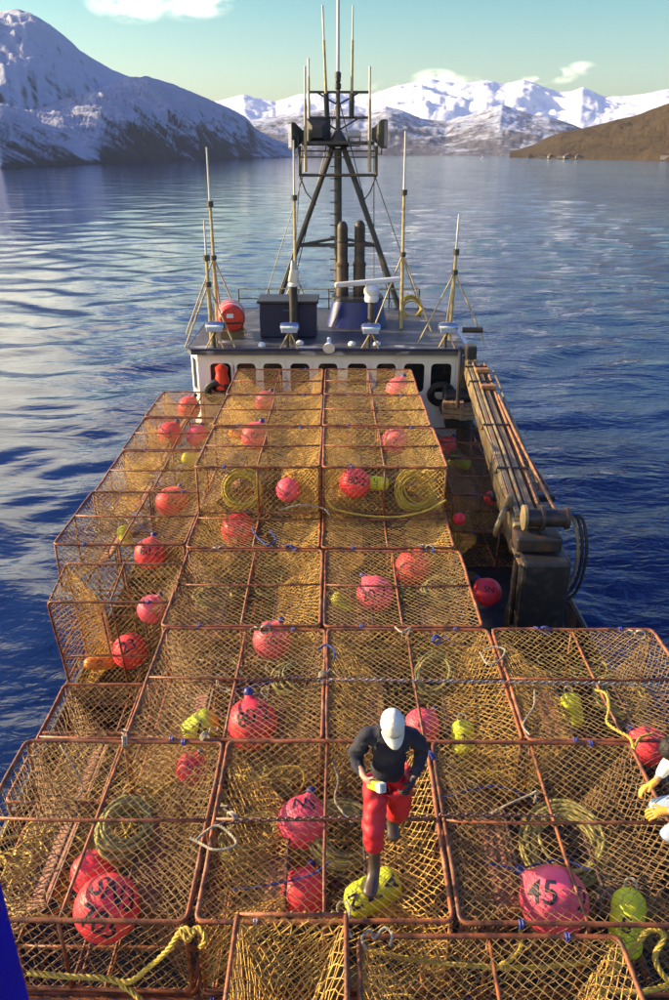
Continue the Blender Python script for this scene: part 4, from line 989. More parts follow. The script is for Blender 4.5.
# ------------------------------------------------------------------ lines, coils, ties, chains
COILS = [coil_mesh(.36, 20, .016, 11, .9, .8).mesh('coil'), coil_mesh(.36, 22, .016, 12, .7, 1.0).mesh('coil'), coil_mesh(.36, 18, .018, 13, 1.1, .65).mesh('coil')]
for me in COILS: me.polygons.foreach_set('use_smooth', [True]*len(me.polygons))
def coil(px, py, z, k, mt, s, rot, label, Y=None):
    me = COILS[k].copy(); me.materials.append(M[mt]); o = bpy.data.objects.new('rope_coil', me); C.objects.link(o)
    o.location = at(px, py, Y) if Y is not None else on(px, py, z); o.scale = (s, s, s); o.rotation_euler = [R(a) for a in rot]
    return tag(o, label, 'rope coil', 'coils of pot line')
coil(243, 490, 0, 1, 'rope_y', .95, (64, 8, 0), 'yellow coil of line left of the pink buoy, behind the left raised front net', Y=12.42)
coil(415, 491, 0, 1, 'rope_y', 1.0, (60, -8, 20), 'yellow green coil of line right of the buoy numbered 80-2', Y=12.40)
coil(300, 686, ZA-.46, 0, 'rope_g', 1.0, (12, 8, 30), 'olive coil of line in the pot with the bright red buoy')
coil(432, 682, ZA-.44, 2, 'rope_g', 1.0, (16, -10, 60), 'olive coil of line in the pot behind the walking man')
coil(343, 838, ZA-.50, 1, 'rope_g', .95, (14, 8, 10), 'olive coil of line left of the walking man\'s leg')
coil(565, 848, ZA-.48, 1, 'rope_g', 1.1, (18, -8, 0), 'olive coil of line above the pink buoy numbered 45 2')
coil(122, 838, ZA-.44, 2, 'rope_g', 1.05, (20, 12, 80), 'olive coil of line above the red buoy lettered SN3')
coil(438, 594, ZA-.50, 2, 'rope_g', .9, (12, 0, 40), 'olive coil of line right of the buoy numbered 20-7')
coil(215, 600, ZA-.55, 0, 'rope_g', .8, (8, 0, 0), 'olive coil of line in the pot beside the one standing on edge')
coil(620, 700, ZA-.52, 1, 'rope_g', .9, (10, 8, 0), 'olive coil of line in the pot with the yellow rope on top')
coil(250, 845, ZA-.60, 2, 'rope_g', .9, (10, 0, 30), 'olive coil of line at the left of the pot the man walks on')
def tangle(px, py, z, ext, n, r, mt, seed, label, Y=None):
    g = random.Random(seed); c = on(px, py, z); m = MB(); n = int(n*1.7); r *= 1.25
    for k in range(n):
        p = Vector((g.uniform(-ext, ext), g.uniform(-ext, ext)*.8, g.uniform(0, .05))); a = g.uniform(0, 6.28); pts = []; w = g.uniform(-1, 1)
        for s in range(22):
            pts.append(p.copy()); w = max(-1.5, min(1.5, w+g.uniform(-.6, .6))); a += w*.45; p = p+Vector((math.cos(a), math.sin(a), 0))*.07
            p.z = max(0, min(.12, p.z+g.uniform(-.02, .02)))
            p.x = max(-ext*1.15, min(ext*1.15, p.x)); p.y = max(-ext, min(ext, p.y))
        m.tube(pts, r, 5)
    return tag(m.build('tangled_line', M[mt], None, c, True), label, 'tangled line', kind='stuff')
tangle(55, 868, ZA-.72, .55, 16, .011, 'rope_y', 1, 'yellow tangled line on the floor of the pot behind the blue column')
tangle(165, 820, ZA-.74, .5, 9, .010, 'rope_g', 2, 'olive tangled line on the right floor of the pot behind the blue column')
tangle(430, 770, ZA-.74, .45, 8, .010, 'rope_g', 3, 'olive tangled line in the front right pot by the man')
tangle(255, 790, ZA-.72, .45, 9, .011, 'rope_g', 4, 'brown tangled line at the back of the pot the man walks on')
tangle(590, 690, ZA-.74, .6, 9, .010, 'rope_g', 5, 'olive tangled line in the far right pot')
tangle(240, 680, ZA-.74, .55, 8, .010, 'rope_w', 6, 'pale tangled line in the second row left pot')
tangle(240, 580, ZA-.74, .6, 10, .010, 'rope_g', 7, 'olive tangled line in the third row left pot')
tangle(395, 595, ZA-.74, .6, 9, .010, 'rope_g', 8, 'olive tangled line in the third row right pot')
tangle(130, 520, ZA-.74, .6, 9, .011, 'rope_w', 9, 'pale tangled line in the nearest flat left outer pot')
tangle(165, 470, ZA-.74, .6, 9, .011, 'rope_y', 10, 'yellow tangled line in the second left outer pot')
tangle(400, 690, ZA-.74, .5, 8, .010, 'rope_g', 11, 'olive tangled line under the chain behind the man')

def spl(pts, n=8):
    P = [Vector(p) for p in pts]; P = [P[0]*2-P[1]]+P+[P[-1]*2-P[-2]]; out = []
    for i in range(1, len(P)-2):
        for s in range(n):
            t = s/n; a, b, c, d = P[i-1:i+3]
            out.append(.5*((2*b)+(c-a)*t+(2*a-5*b+4*c-d)*t*t+(3*b-a-3*c+d)*t**3))
    return out+[P[-2]]
def rope(pix, r, mt, label, name='rope', n=8):
    pts = spl([on(p[0], p[1], ZA+p[2]) if len(p) == 3 else at(p[0], p[1], p[3]) for p in pix], n)
    m = MB(); q = [pts[0]]
    for a, b in zip(pts, pts[1:]):
        k = max(1, int((b-a).length/(r*1.1))); q += [a.lerp(b, (i+1)/k) for i in range(k)]
    up = Vector((0, 0, 1)); ang = 0.0; st = [[], [], []]
    for i, p in enumerate(q):
        t = (q[min(i+1, len(q)-1)]-q[max(i-1, 0)]).normalized(); u = (up-t*up.dot(t)); u = u.normalized() if u.length > 1e-4 else t.orthogonal().normalized(); w = t.cross(u); up = u
        if i: ang += (q[i]-q[i-1]).length/(r*1.15)
        for z in range(3): st[z].append(p+(u*math.cos(ang+z*2.094)+w*math.sin(ang+z*2.094))*r*.52)
    for z in range(3): m.tube(st[z], r*.56, 5)
    return tag(m.build(name, M[mt], None, None, True), label, 'rope', 'loose ropes on the pots')
rope([(595, 690, .03), (606, 694, .05), (609, 708, .04), (607, 722, .03), (618, 731, .04), (630, 738, .05), (634, 748, .06), (640, 738, .05), (652, 734, .04)], .017, 'rope_y', 'yellow rope curling over the top of the far right pot')
rope([(28, 973, 0, 4.22), (60, 976, 0, 4.2), (100, 978, 0, 4.18), (128, 982, 0, 4.15), (148, 968, 0, 4.18), (168, 950, 0, 4.2), (182, 930, .02), (195, 934, .03)], .024, 'rope_y', 'thick yellow rope strung along the near face of the left front pot', n=14)
rope([(120, 985, 0, 4.15), (132, 992, 0, 4.1), (140, 1000, 0, 4.05), (150, 1012, 0, 4.0)], .024, 'rope_y', 'yellow rope end knotted below the left front pot')
rope([(180, 930, .03), (188, 940, 0, ), (196, 928, .03), (205, 938, .02), (200, 948, -.05)], .022, 'rope_y', 'yellow rope knot at the corner of the two left front pots')
rope([(610, 975, -.3), (632, 950, -.2), (650, 930, -.1), (664, 936, -.1), (655, 958, -.2), (668, 980, -.3), (690, 985, -.3)], .024, 'rope_y', 'heavy yellow rope looped at the bottom right corner')
rope([(600, 990, -.35), (640, 992, -.36), (680, 984, -.36), (720, 986, -.36)], .024, 'rope_y', 'heavy yellow rope running out of the picture at the bottom right')
rope([(365, 950, -.35), (430, 962, -.3), (520, 968, -.28), (590, 962, -.34)], .022, 'rope_y', 'yellow rope lying inside the bottom right pot')
rope([(520, 930, -.06), (521, 948, -.10), (510, 960, -.12), (500, 965, -.16)], .018, 'rope_y', 'short yellow rope hanging under the pink buoy numbered 45 2')
rope([(327, 500, 0, 11.93), (335, 509, 0, 11.90), (362, 515, 0, 11.90), (395, 517, 0, 11.90), (425, 511, 0, 11.90), (446, 500, 0, 11.90)], .020, 'rope_y', 'pale yellow rope drooping along the bottom of the right raised pot')
rope([(280, 510, .10), (300, 505, .2), (322, 508, .12), (330, 515, .08)], .016, 'rope_w', 'pale rope between the two raised front pots')
rope([(252, 528, .03), (258, 538, .05), (268, 545, .04), (276, 540, .04), (270, 530, .1)], .014, 'rope_b', 'blue rope scrap on the pot under the left raised pot')
rope([(196, 840, .03), (215, 826, .05), (228, 832, .05), (236, 845, .05), (215, 850, .05), (198, 842, .03), (190, 838, .03)], .013, 'rope_w', 'white rope tie joining the left and middle front pots')
rope([(484, 650, .03), (494, 647, .05), (505, 650, .05), (500, 660, .05), (488, 664, .05), (480, 652, .05)], .013, 'rope_w', 'white rope tie at the corner of the second row right pots')
rope([(535, 690, .02), (534, 706, .03), (528, 716, .03), (523, 726, .04), (530, 735, .03)], .011, 'rope_w', 'white rope end beside the joint of the far right pot')
rope([(318, 650, .05), (326, 645, .05), (334, 650, .05), (334, 660, .03)], .012, 'rope_b', 'blue grey rope hook at the joint of the two second row pots')
rope([(395, 627, .04), (402, 632, .06), (410, 628, .05), (408, 634, .05)], .014, 'rope_w', 'white knot on the near rail of the pot with the buoy numbered 20-7')
rope([(333, 760, -.05), (338, 780, -.1), (335, 800, -.12), (345, 815, -.1), (352, 822, .03)], .011, 'rope_w', 'thin pale rope hanging in the pot left of the walking man')
rope([(480, 820, -.15), (505, 806, -.05), (528, 796, -.02), (537, 792, .0), (534, 803, -.1)], .012, 'rope_w', 'pale line sticking up above the olive coil in the right front pot')
rope([(435, 800, -.3), (470, 790, -.2), (500, 787, -.15), (540, 800, -.3)], .010, 'rope_b', 'thin blue line stretched inside the right front pot')
rope([(230, 890, -.45), (270, 885, -.3), (310, 875, -.2), (330, 862, -.1)], .010, 'rope_b', 'thin blue line stretched inside the pot the man walks on')
rope([(235, 690, -.3), (262, 684, -.2), (300, 676, -.2), (318, 668, -.3)], .010, 'rope_b', 'thin blue line inside the pot with the bright red buoy')
rope([(480, 862, -.3), (520, 868, -.28), (560, 860, -.3), (590, 870, -.3)], .010, 'rope_b', 'thin blue line above the pink buoy numbered 45 2')
rope([(366, 950, 0), (362, 938, .04), (370, 930, .06), (374, 938, .03), (384, 928, .06), (392, 934, .05), (390, 946, .02)], .012, 'rope_w', 'pale rope hooks on the near rail under the man')
rope([(346, 900, .03), (350, 910, .05), (347, 925, .05), (352, 938, .02)], .012, 'rope_w', 'short pale rope end left of the yellow green float under the boot')
rope([(236, 775, -.2), (262, 778, -.1), (278, 768, -.1), (300, 768, -.1), (304, 782, -.2), (296, 795, -.3)], .015, 'rope_y', 'golden rope loop at the back of the pot the man walks on')
rope([(60, 745, -.2), (75, 770, -.3), (82, 792, -.5), (60, 810, -.6)], .012, 'rope_w', 'pale rope slanting down inside the pot behind the blue column')
rope([(385, 790, -.55), (420, 775, -.5), (445, 775, -.5), (505, 772, -.45)], .020, 'rope_y', 'golden rope lying at the back of the right front pot')
rope([(345, 652, -.2), (400, 650, -.3), (440, 648, -.3), (470, 655, -.3)], .016, 'rope_y', 'golden rope at the back of the pot behind the man')
for i, (px, py, z, k) in enumerate(((436, 640, 0, 0), (125, 742, 0, 1), (323, 676, 0, 0), (430, 757, 0, 1), (233, 818, 0, 1), (205, 738, 0, 0), (290, 548, 0, 1), (430, 548, 0, 1), (640, 634, 0, 1), (545, 630, 0, 1), (265, 629, 0, 1), (222, 549, 0, 1))):
    c = on(px, py, ZA); m = MB()
    for a in range(3):
        rr_ = .045+.008*a; m.tube([(.05*math.cos(t)*(1.3 if k else 1), -.02+.02*a+.006*math.sin(2*t), rr_*math.sin(t)) for t in np.linspace(0, 6.28, 11)[:-1]], .009, 5, True)
    m.tube([(.05, 0, .03), (.10, .04, .05), (.14, -.02, .02), (.19, .03, .01)], .008, 5)
    names = ('at the far left of the pot behind the man', 'at the far rail of the left front pot', 'between the second row pots at the chain', 'at the man\'s right hand side corner', 'on the joint left of the middle front pot', 'at the corner by the yellow float',
             'on the rail before the left raised pot', 'on the rail before the right raised pot', 'at the far right corner of the far right pot', 'on the far rail of the far right pot', 'on the near rail of the third row left pot', 'at the near left of the fourth row')
    tag(m.build('rope_tie', M['rope_w' if i % 3 else 'rope_b'], None, c, True, (0, 0, R(90*k+i*9))), ('pale' if i % 3 else 'blue')+' rope lashing '+names[i], 'rope tie', 'rope ties lashing the pots')
def chain(pix, mt, label, link=.052):
    pts = spl([on(p[0], p[1], ZA+p[2]) for p in pix], 24); m = MB(); acc, i, d = 0, 0, []
    L = [0]
    for a, b in zip(pts, pts[1:]): L.append(L[-1]+(b-a).length)
    n = int(L[-1]/(link*.78))
    for k in range(n):
        s = (k+.5)*link*.78; j = max(q for q in range(len(L)) if L[q] <= s); j = min(j, len(pts)-2); t = (s-L[j])/(L[j+1]-L[j]); p = pts[j].lerp(pts[j+1], t); dr = (pts[j+1]-pts[j]).normalized()
        sd = dr.cross(Vector((0, 0, 1))).normalized(); up = sd.cross(dr); ax = (sd+up*.4).normalized() if k % 2 else (up-sd*.4).normalized()
        m.tube([p+dr*link*.5*math.cos(a)+ax*link*.32*math.sin(a) for a in np.linspace(0, 6.28, 9)[:-1]], .0085, 5, True)
    o = m.build('lashing_chain', M[mt], None, None, True); return tag(o, label, 'chain', 'chains lashing the pots', 'stuff')
chain([(318, 681, .05), (345, 680, .05), (420, 681, .045), (500, 682, .045), (560, 683, .045), (660, 685, .045)], 'grey_chain', 'grey chain stretched over the pots behind the walking man')
chain([(215, 824, .05), (260, 820, .05), (300, 819, .05), (360, 818, .05), (432, 817, .05)], 'chain', 'rusty chain over the pot the man walks on')
chain([(440, 815, .05), (490, 815, .045), (560, 816, .045)], 'chain', 'rusty chain over the left half of the right front pot')
chain([(240, 682, .05), (275, 678, .05), (318, 680, .05)], 'chain', 'rusty chain end across the pot with the bright red buoy')

# ------------------------------------------------------------------ crane along the starboard side
def build_crane():
    A, B = Vector((3.30, 19.0, 0)), Vector((3.14, 11.35, 0))
    A.z = at(474, 356, A.y).z - .10; B.z = at(540, 524, B.y).z - .12
    root = empty('deck_crane', (A.x, A.y, DECK)); o = Vector((A.x, A.y, DECK))
    dirv = (B-A).normalized(); L = (B-A).length; rt = dirv.cross(Vector((0, 0, 1))).normalized()*-1
    if rt.x < 0: rt = -rt
    up = rt.cross(dirv); up = up if up.z > 0 else -up
    def P(u, s, h): return A-o+dirv*(u*L)+rt*s+up*h
    def beam(name, u0, u1, s0, s1, w0, w1, h0, h1, t0, t1, mt, ch=.03):
        """tapered box girder; t = height of its top over the axis"""
        m = MB(); rings = []
        for (u, s, w, h, t) in ((u0, s0, w0, h0, t0), (u1, s1, w1, h1, t1)):
            for (a, b) in ((-w/2, -h+ch), (-w/2, -ch), (-w/2+ch, 0), (w/2-ch, 0), (w/2, -ch), (w/2, -h+ch), (w/2-ch, -h), (-w/2+ch, -h)): rings.append(P(u, s+a, t+b))
        m.add(rings, [(k, (k+1) % 8, 8+(k+1) % 8, 8+k) for k in range(8)]+[tuple(range(7, -1, -1)), tuple(range(8, 16))])
        return m.build(name, M[mt], root)
    beam('main_boom', 0, .98, .0, -.03, .32, .46, .40, .56, 0, 0, 'crane')
    beam('outer_boom', .02, .86, .26, .29, .14, .15, .30, .40, -.05, -.06, 'crane')
    beam('boom_rib', .01, .95, -.10, -.14, .08, .10, .05, .05, .052, .052, 'crane', .012)
    beam('boom_rib', .01, .95, .10, .12, .08, .10, .05, .05, .052, .052, 'crane', .012)
    for s, t, r_, u0, u1, mt in ((-.02, .05, .035, .03, .93, 'crane'), (.06, .04, .022, .03, .95, 'pipe_rust'), (-.20, .03, .025, .05, .9, 'crane'), (.26, .03, .028, .02, .97, 'pipe_rust'), (.42, .01, .03, .1, .8, 'crane')):
        MB().tube([P(u0+(u1-u0)*i/6, s+.012*math.sin(i*1.9), t) for i in range(7)], r_, 6).build('hydraulic_pipe', M[mt], root, smooth=True)
    MB().tube([P(.30, .30, .05), P(.55, .34, .07), P(.80, .44, .05), P(.97, .46, .16)], .026, 6).build('hoist_cable', M['pipe_rust'], root, smooth=True)
    for u in (.08, .2, .5, .74):
        m = MB(); m.tube([P(u, -.26, -.05), P(u, -.25, .07), P(u, .28, .07), P(u, .30, -.05)], .022, 5); m.build('pipe_clamp', M['crane_dark'], root, smooth=True)
    for u in (.12, .25):
        b = MB(); c = P(u, .12, .10); b.bbox(c, (.34, .20, .09), .02); b.build('valve_block', M['pipe_rust'], root)
    # upright knuckle at the wheelhouse end and the slewing post below
    MB().bbox(Vector((.0, .25, A.z-DECK+.02)), (.26, .40, .60), .04).build('knuckle', M['crane_dark'], root)
    MB().tube([Vector((.0, .3, .0)), Vector((.0, .3, A.z-DECK))], [.24, .18], 14).build('slewing_post', M['crane_dark'], root, smooth=True)
    MB().tube([Vector((-.25, .2, A.z-DECK+.7)), Vector((.25, .2, A.z-DECK+.7))], .07, 10).build('pin', M['crane_dark'], root, smooth=True)
    MB().tube([P(.0, -.30, .30), P(.06, -.34, .02), P(.08, -.34, -1.0)], .05, 8).build('lift_cylinder', M['crane_dark'], root, smooth=True)
    # head with hoist drum, hanging block, hook and hoses
    MB().bbox(P(1.0, .10, -.16), (.74, .50, .26), .04).build('head_plate', M['crane_dark'], root)
    d = MB(); d.tube([P(.99, -.10, .20), P(.99, .56, .20)], .15, 16); d.build('hoist_drum', M['crane_dark'], root, smooth=True)
    for s in (-.12, .16, .56):
        MB().tube([P(.99, s-.025, .20), P(.99, s+.025, .20)], .21 if s < .5 else .18, 18).build('drum_flange', M['crane_dark'] if s != -.12 else M['crane'], root, smooth=True)
    MB().bbox(P(1.045, .18, -.95), (.78, .62, 1.35), .06).build('hanging_block', M['black'], root)
    MB().bbox(P(1.03, .22, -2.0), (.86, .8, .9), .08).build('lower_block', M['black'], root)
    MB().bbox(P(1.02, .16, -.36), (.86, .74, .05), .015).build('lip_plate', M['crane'], root)
    for s in (-.24, .52): MB().tube([P(1.035, s, -.3), P(1.06, s, -1.55)], .05, 8).build('guide_rod', M['crane_dark'], root, smooth=True)
    for s, e in ((.0, 0), (.07, .10), (.14, .22)):
        pts = spl([P(.985, .54+s*.2, .20), P(.99, .66+s, .20), P(1.01, .76+s, -.15), P(1.02, .78+s, -.60), P(1.03, .68+s, -.95-e*.6), P(1.04, .50, -1.05-e)], 6)
        MB().tube(pts, .026, 7).build('hydraulic_hose', M['rubber'] if s else M['crane'], root, smooth=True)
    pts = spl([P(.90, -.25, -.02), P(.93, -.36, .05), P(.955, -.46, -.05), P(.955, -.50, -.28), P(.945, -.44, -.40)], 5)
    MB().tube(pts, [.045]*(len(pts)-3)+[.035, .025, .012], 8).build('hook', M['crane'], root, smooth=True)
    MB().bbox(P(.90, -.24, .06), (.12, .16, .30), .03).build('sheave', M['crane'], root)
    for q in range(3): MB().tube([P(.955+.01*q, -.05+.1*q, -.02), P(.97, -.02+.12*q, .12+.05*q), P(.98, .03+.12*q, .02)], .022, 5).build('shackle', M['pole'], root, smooth=True)
    MB().tube([P(.72, .35, -.4), Vector((P(.72, .35, 0).x, P(.72, .35, 0).y, .0))], .10, 10).build('boom_rest', M['crane_dark'], root, smooth=True)
    MB().bbox(Vector((P(.72, .3, 0).x, P(.72, .3, 0).y, P(.72, 0, -.60).z)), (1.2, .22, .14), .03).build('rest_cradle', M['crane_dark'], root)
    tag(root, 'long grey deck crane boom lying along the right side of the boat', 'crane')
build_crane()
# blue column close to the camera at the lower left
m = MB(); c = at(24, 1000, 1.75); xr_ = at(33, 1000, 1.89).x
m.bbox((xr_-.14, 1.75, (DECK+9.9)/2), (.28, .28, 9.9-DECK), .03); tag(m.build('blue_column', M['blue']), 'blue painted steel column at the lower left edge, close to the camera', 'column')

# ------------------------------------------------------------------ crew
def skin(name, joints, edges, mt, parent, sub=2, root_i=0):
    me = bpy.data.meshes.new(name); names = list(joints); me.from_pydata([joints[k][0] for k in names], [(names.index(a), names.index(b)) for a, b in edges], []); me.update()
    o = bpy.data.objects.new(name, me); C.objects.link(o)
    md = o.modifiers.new('skin', 'SKIN'); md.branch_smoothing = .6; md.use_smooth_shade = True
    for i, k in enumerate(names):
        r = joints[k][1]; r = r if isinstance(r, tuple) else (r, r); me.skin_vertices[0].data[i].radius = r; me.skin_vertices[0].data[i].use_root = (i == root_i)
    sd = o.modifiers.new('sub', 'SUBSURF'); sd.levels = sub; sd.render_levels = sub
    dg = bpy.context.evaluated_depsgraph_get(); new = bpy.data.meshes.new_from_object(o.evaluated_get(dg)); bpy.data.objects.remove(o); new.name = name
    bm = bmesh.new(); bm.from_mesh(new); bmesh.ops.recalc_face_normals(bm, faces=bm.faces[:]); bm.to_mesh(new); bm.free()
    new.materials.clear()
    return link(name, new, mt, parent, None, 'full')
def chain_e(*ks): return list(zip(ks, ks[1:]))
def add_hand(J, E, wrist, palm_dir, side, tag_, curl, sc=1.0):
    """palm with four bent fingers and a thumb; palm_dir points to the fingertips, side to the thumb, curl to the palm's face"""
    w = J[wrist][0]; d, s, c = Vector(palm_dir).normalized(), Vector(side).normalized(), Vector(curl).normalized()
    J[tag_+'palm'] = (w+d*.055*sc, (.034*sc, .022*sc)); E.append((wrist, tag_+'palm'))
    for i, (off, ln) in enumerate(((.030, .95), (.010, 1.05), (-.010, .98), (-.029, .78))):
        k = tag_+'f%d' % i; b = w+d*.088*sc+s*off*sc
        J[k+'a'] = (b, .0098*sc); J[k+'b'] = (b+(d*.9+c*.45).normalized()*.036*ln*sc, .0090*sc); J[k+'c'] = (J[k+'b'][0]+(d*.25+c).normalized()*.028*ln*sc, .0085*sc); J[k+'d'] = (J[k+'c'][0]+(-d*.55+c*.7).normalized()*.020*ln*sc, .0072*sc)
        E += [(tag_+'palm', k+'a')]+chain_e(k+'a', k+'b', k+'c', k+'d')
    t0 = w+d*.035*sc+s*.030*sc
    J[tag_+'t0'] = (t0, .0115*sc); J[tag_+'t1'] = (t0+(d*.6+s*.7+c*.3).normalized()*.036*sc, .0105*sc); J[tag_+'t2'] = (J[tag_+'t1'][0]+(d*.7+c*.7).normalized()*.028*sc, .0085*sc)
    E += [(tag_+'palm', tag_+'t0')]+chain_e(tag_+'t0', tag_+'t1', tag_+'t2')
def head_mesh(parent, c, rot, hat=None):
    """egg shaped head with brow, nose, mouth, chin, ears and eyes, merged into one surface; faces local -Y"""
    def dform(p):
        x, y, z = p
        f = max(0, -y/.1)
        jaw = 1-.28*max(0, -z/.12)**1.3
        x *= jaw; y *= (1-.10*max(0, -z/.12))
        if f > .2:
            y -= .024*math.exp(-((x/.013)**2+((z+.012)/.026)**2))+.010*math.exp(-((x/.016)**2+((z+.030)/.011)**2))
            y += .013*(math.exp(-(((abs(x)-.032)/.016)**2+((z-.016)/.013)**2)))
            y -= .006*math.exp(-((x/.028)**2+((z+.066)/.010)**2))
            y -= .010*math.exp(-((x/.022)**2+((z+.104)/.016)**2))
            y -= .006*math.exp(-((x/.05)**2+((z-.036)/.010)**2))
        return Vector((x, y, z))
    m = MB(); n, q = 44, 30; vs, fs = [], []
    for i in range(q+1):
        th = math.pi*i/q
        for k in range(n):
            ph = 2*math.pi*k/n; vs.append(rot @ dform((.076*math.sin(th)*math.cos(ph), .096*math.sin(th)*math.sin(ph)+.006, .118*math.cos(th)))+c)
    for i in range(q):
        for k in range(n): fs.append((i*n+k, (i+1)*n+k, (i+1)*n+(k+1) % n, i*n+(k+1) % n))
    m.add(vs, fs)
    for s in (-1, 1):
        m.lathe([(.004, -.010), (.020, -.006), (.024, .002), (.016, .008), (.004, .009)], 12, Matrix.Translation(c) @ rot.to_4x4() @ Matrix.Translation((s*.077, .012, -.005)) @ Matrix.Rotation(R(90)*s, 4, 'Y') @ Matrix.Diagonal((1.35, .8, 1, 1)))
    return m

def join(a, b):
    """merge mesh object b into a, so that the body is one mesh"""
    bm = bmesh.new(); bm.from_mesh(a.data); bm.from_mesh(b.data); bm.to_mesh(a.data); bm.free(); bpy.data.objects.remove(b)
    a.data.polygons.foreach_set('use_smooth', [True]*len(a.data.polygons))

def under(body, rules):
    me = body.data
    for i, (m, f) in enumerate(rules):
        me.materials.append(M[m])
        for p in me.polygons:
            if f(p.center): p.material_index = i+1

def walking_man():
    X0, Y0 = .42, 4.97; root = empty('person', (X0, Y0, ZA+.02)); V = Vector
    J = {'pel': (V((0, .03, .90)), (.10, .08)), 'wai': (V((.0, .0, 1.08)), (.10, .08)), 'che': (V((0, -.07, 1.32)), (.11, .08)), 'nec': (V((.0, -.12, 1.48)), .055), 'hed': (V((.0, -.19, 1.57)), .052),
         'hr': (V((-.09, .02, .86)), .085), 'kr': (V((-.115, -.20, .50)), .062), 'ar': (V((-.105, -.28, .11)), .045), 'tr': (V((-.11, -.42, .04)), .035),
         'hl': (V((.09, .03, .86)), .085), 'kl': (V((.10, .02, .47)), .062), 'al': (V((.070, .27, .16)), .045), 'tl': (V((.066, .15, .05)), .035),
         'sr': (V((-.19, -.05, 1.40)), .050), 'er': (V((-.275, -.03, 1.13)), .040), 'wr': (V((-.205, -.25, 1.09)), .030),
         'sl': (V((.19, -.05, 1.40)), .050), 'el': (V((.275, .02, 1.13)), .040), 'wl': (V((.185, -.18, 1.0)), .030)}
    E = chain_e('pel', 'wai', 'che', 'nec', 'hed')+chain_e('pel', 'hr', 'kr', 'ar', 'tr')+chain_e('pel', 'hl', 'kl', 'al', 'tl')+chain_e('che', 'sr', 'er', 'wr')+chain_e('che', 'sl', 'el', 'wl')
    JS = dict(J)
    add_hand(J, E, 'wr', (.62, -.42, -.10), (.15, -.1, 1), 'r', (.35, .5, -.55), 1.05)
    add_hand(J, E, 'wl', (-.42, -.35, -.60), (-.5, -.2, .7), 'l', (-.35, .55, -.1), 1.05)
    hc = V((0, -.245, 1.63)); hrot = (Matrix.Rotation(R(40), 3, 'X') @ Matrix.Rotation(R(6), 3, 'Z'))
    body = skin('body', J, E, M['skin'], root, 2)
    h = head_mesh(root, hc, hrot).build('head_source', M['skin'], root); join(body, h)
    under(body, (('cloth_navy', lambda p: .88 < p.z < 1.47 and p.y > -.16), ('cloth_red', lambda p: .30 < p.z <= .88), ('hand_dark', lambda p: .05 < p.x < .26 and p.y < -.13 and .84 < p.z < 1.03)))
    for s in (-1, 1): MB().lathe([(.001, -.011), (.008, -.008), (.011, 0), (.008, .008), (.001, .011)], 10, Matrix.Translation(hc+hrot @ V((s*.032, -.083, .016)))).build('eye', M['eye_white'], root, smooth=True)
    # hair shows under the cap at the back and sides
    m = MB(); vs, fs = [], []
    for i in range(9):
        th = R(20+i*10)
        for k in range(24):
            ph = R(-20+k*220/23); vs.append(hc+hrot @ V((.082*math.sin(th)*math.cos(ph), .103*math.sin(th)*math.sin(ph)+.008, .122*math.cos(th)-.004)))
    for i in range(8):
        for k in range(23): fs.append((i*24+k, i*24+24+k, i*24+25+k, i*24+k+1))
    m.add(vs, fs).build('hair', M['hair'], root, smooth=True)
    # cap: crown, brim, button
    m = MB(); vs, fs = [], []
    for i in range(10):
        th = R(i*9.2)
        for k in range(28):
            ph = 2*math.pi*k/28; wob = 1+.015*math.sin(ph*6+.5)*(i/9); vs.append(hc+hrot @ (V((.094*math.sin(th)*math.cos(ph)*wob, .115*math.sin(th)*math.sin(ph)*wob+.004, .142*math.cos(th)**.9 if th < R(89) else .0))+V((0, 0, .012))))
    for i in range(9):
        for k in range(28): fs.append((i*28+k, i*28+28+k, i*28+28+(k+1) % 28, i*28+(k+1) % 28))
    cap = m.add(vs, fs).build('cap', M['cap'], root, smooth='full')
    m = MB(); vs = []
    for zo in (0, -.004):
        for r_ in (0, .33, .66, 1.0):
            for k in range(13):
                a = R(200+k*140/12); rr_ = 1+r_*.68*max(0.0, math.sin((a-R(200))/R(140)*math.pi))**.6
                vs.append(hc+hrot @ V((.092*math.cos(a)*(1+r_*.06), .113*math.sin(a)*rr_, .030-.030*r_-.05*r_*(math.cos(a))**2+zo)))
    fs = [(z*52+i*13+k, z*52+i*13+k+1, z*52+i*13+14+k, z*52+i*13+13+k) for z in (0, 1) for i in range(3) for k in range(12)]
    fs += [(39+k, 40+k, 92+k, 91+k) for k in range(12)]
    m.add(vs, fs).build('brim', M['cap'], cap, smooth='full')
    MB().lathe([(.009, 0), (.007, .005), (.001, .007)], 8, Matrix.Translation(hc+hrot @ V((0, 0, .153))) @ hrot.to_4x4()).build('cap_button', M['cap'], cap)
    # jumper, trousers, boots: skinned over the same joints, looser
    def sub(keys, grow, over=None):
        out = {}
        for k in keys:
            p, r = JS[k]; r = r if isinstance(r, tuple) else (r, r); out[k] = (p, (r[0]+grow, r[1]+grow))
        if over: out.update(over)
        return out
    JJ = {'hem': (V((0, .02, .86)), (.158, .128)), 'bel': (V((0, .0, .98)), (.162, .130)), 'wai': (V((0, -.01, 1.10)), (.158, .126)), 'che': (V((0, -.06, 1.30)), (.165, .122)), 'col': (V((0, -.105, 1.45)), (.090, .086)),
          'sr': (V((-.172, -.05, 1.385)), (.090, .088)), 'mr': (V((-.235, -.04, 1.25)), .080), 'er': (V((-.278, -.03, 1.12)), .072), 'fr': (V((-.252, -.13, 1.095)), .060), 'cr': (V((-.215, -.225, 1.092)), .042),
          'sl': (V((.172, -.05, 1.385)), (.090, .088)), 'ml': (V((.235, -.02, 1.25)), .080), 'el': (V((.278, .02, 1.12)), .072), 'fl': (V((.24, -.07, 1.07)), .060), 'cl': (V((.200, -.150, 1.02)), .042)}
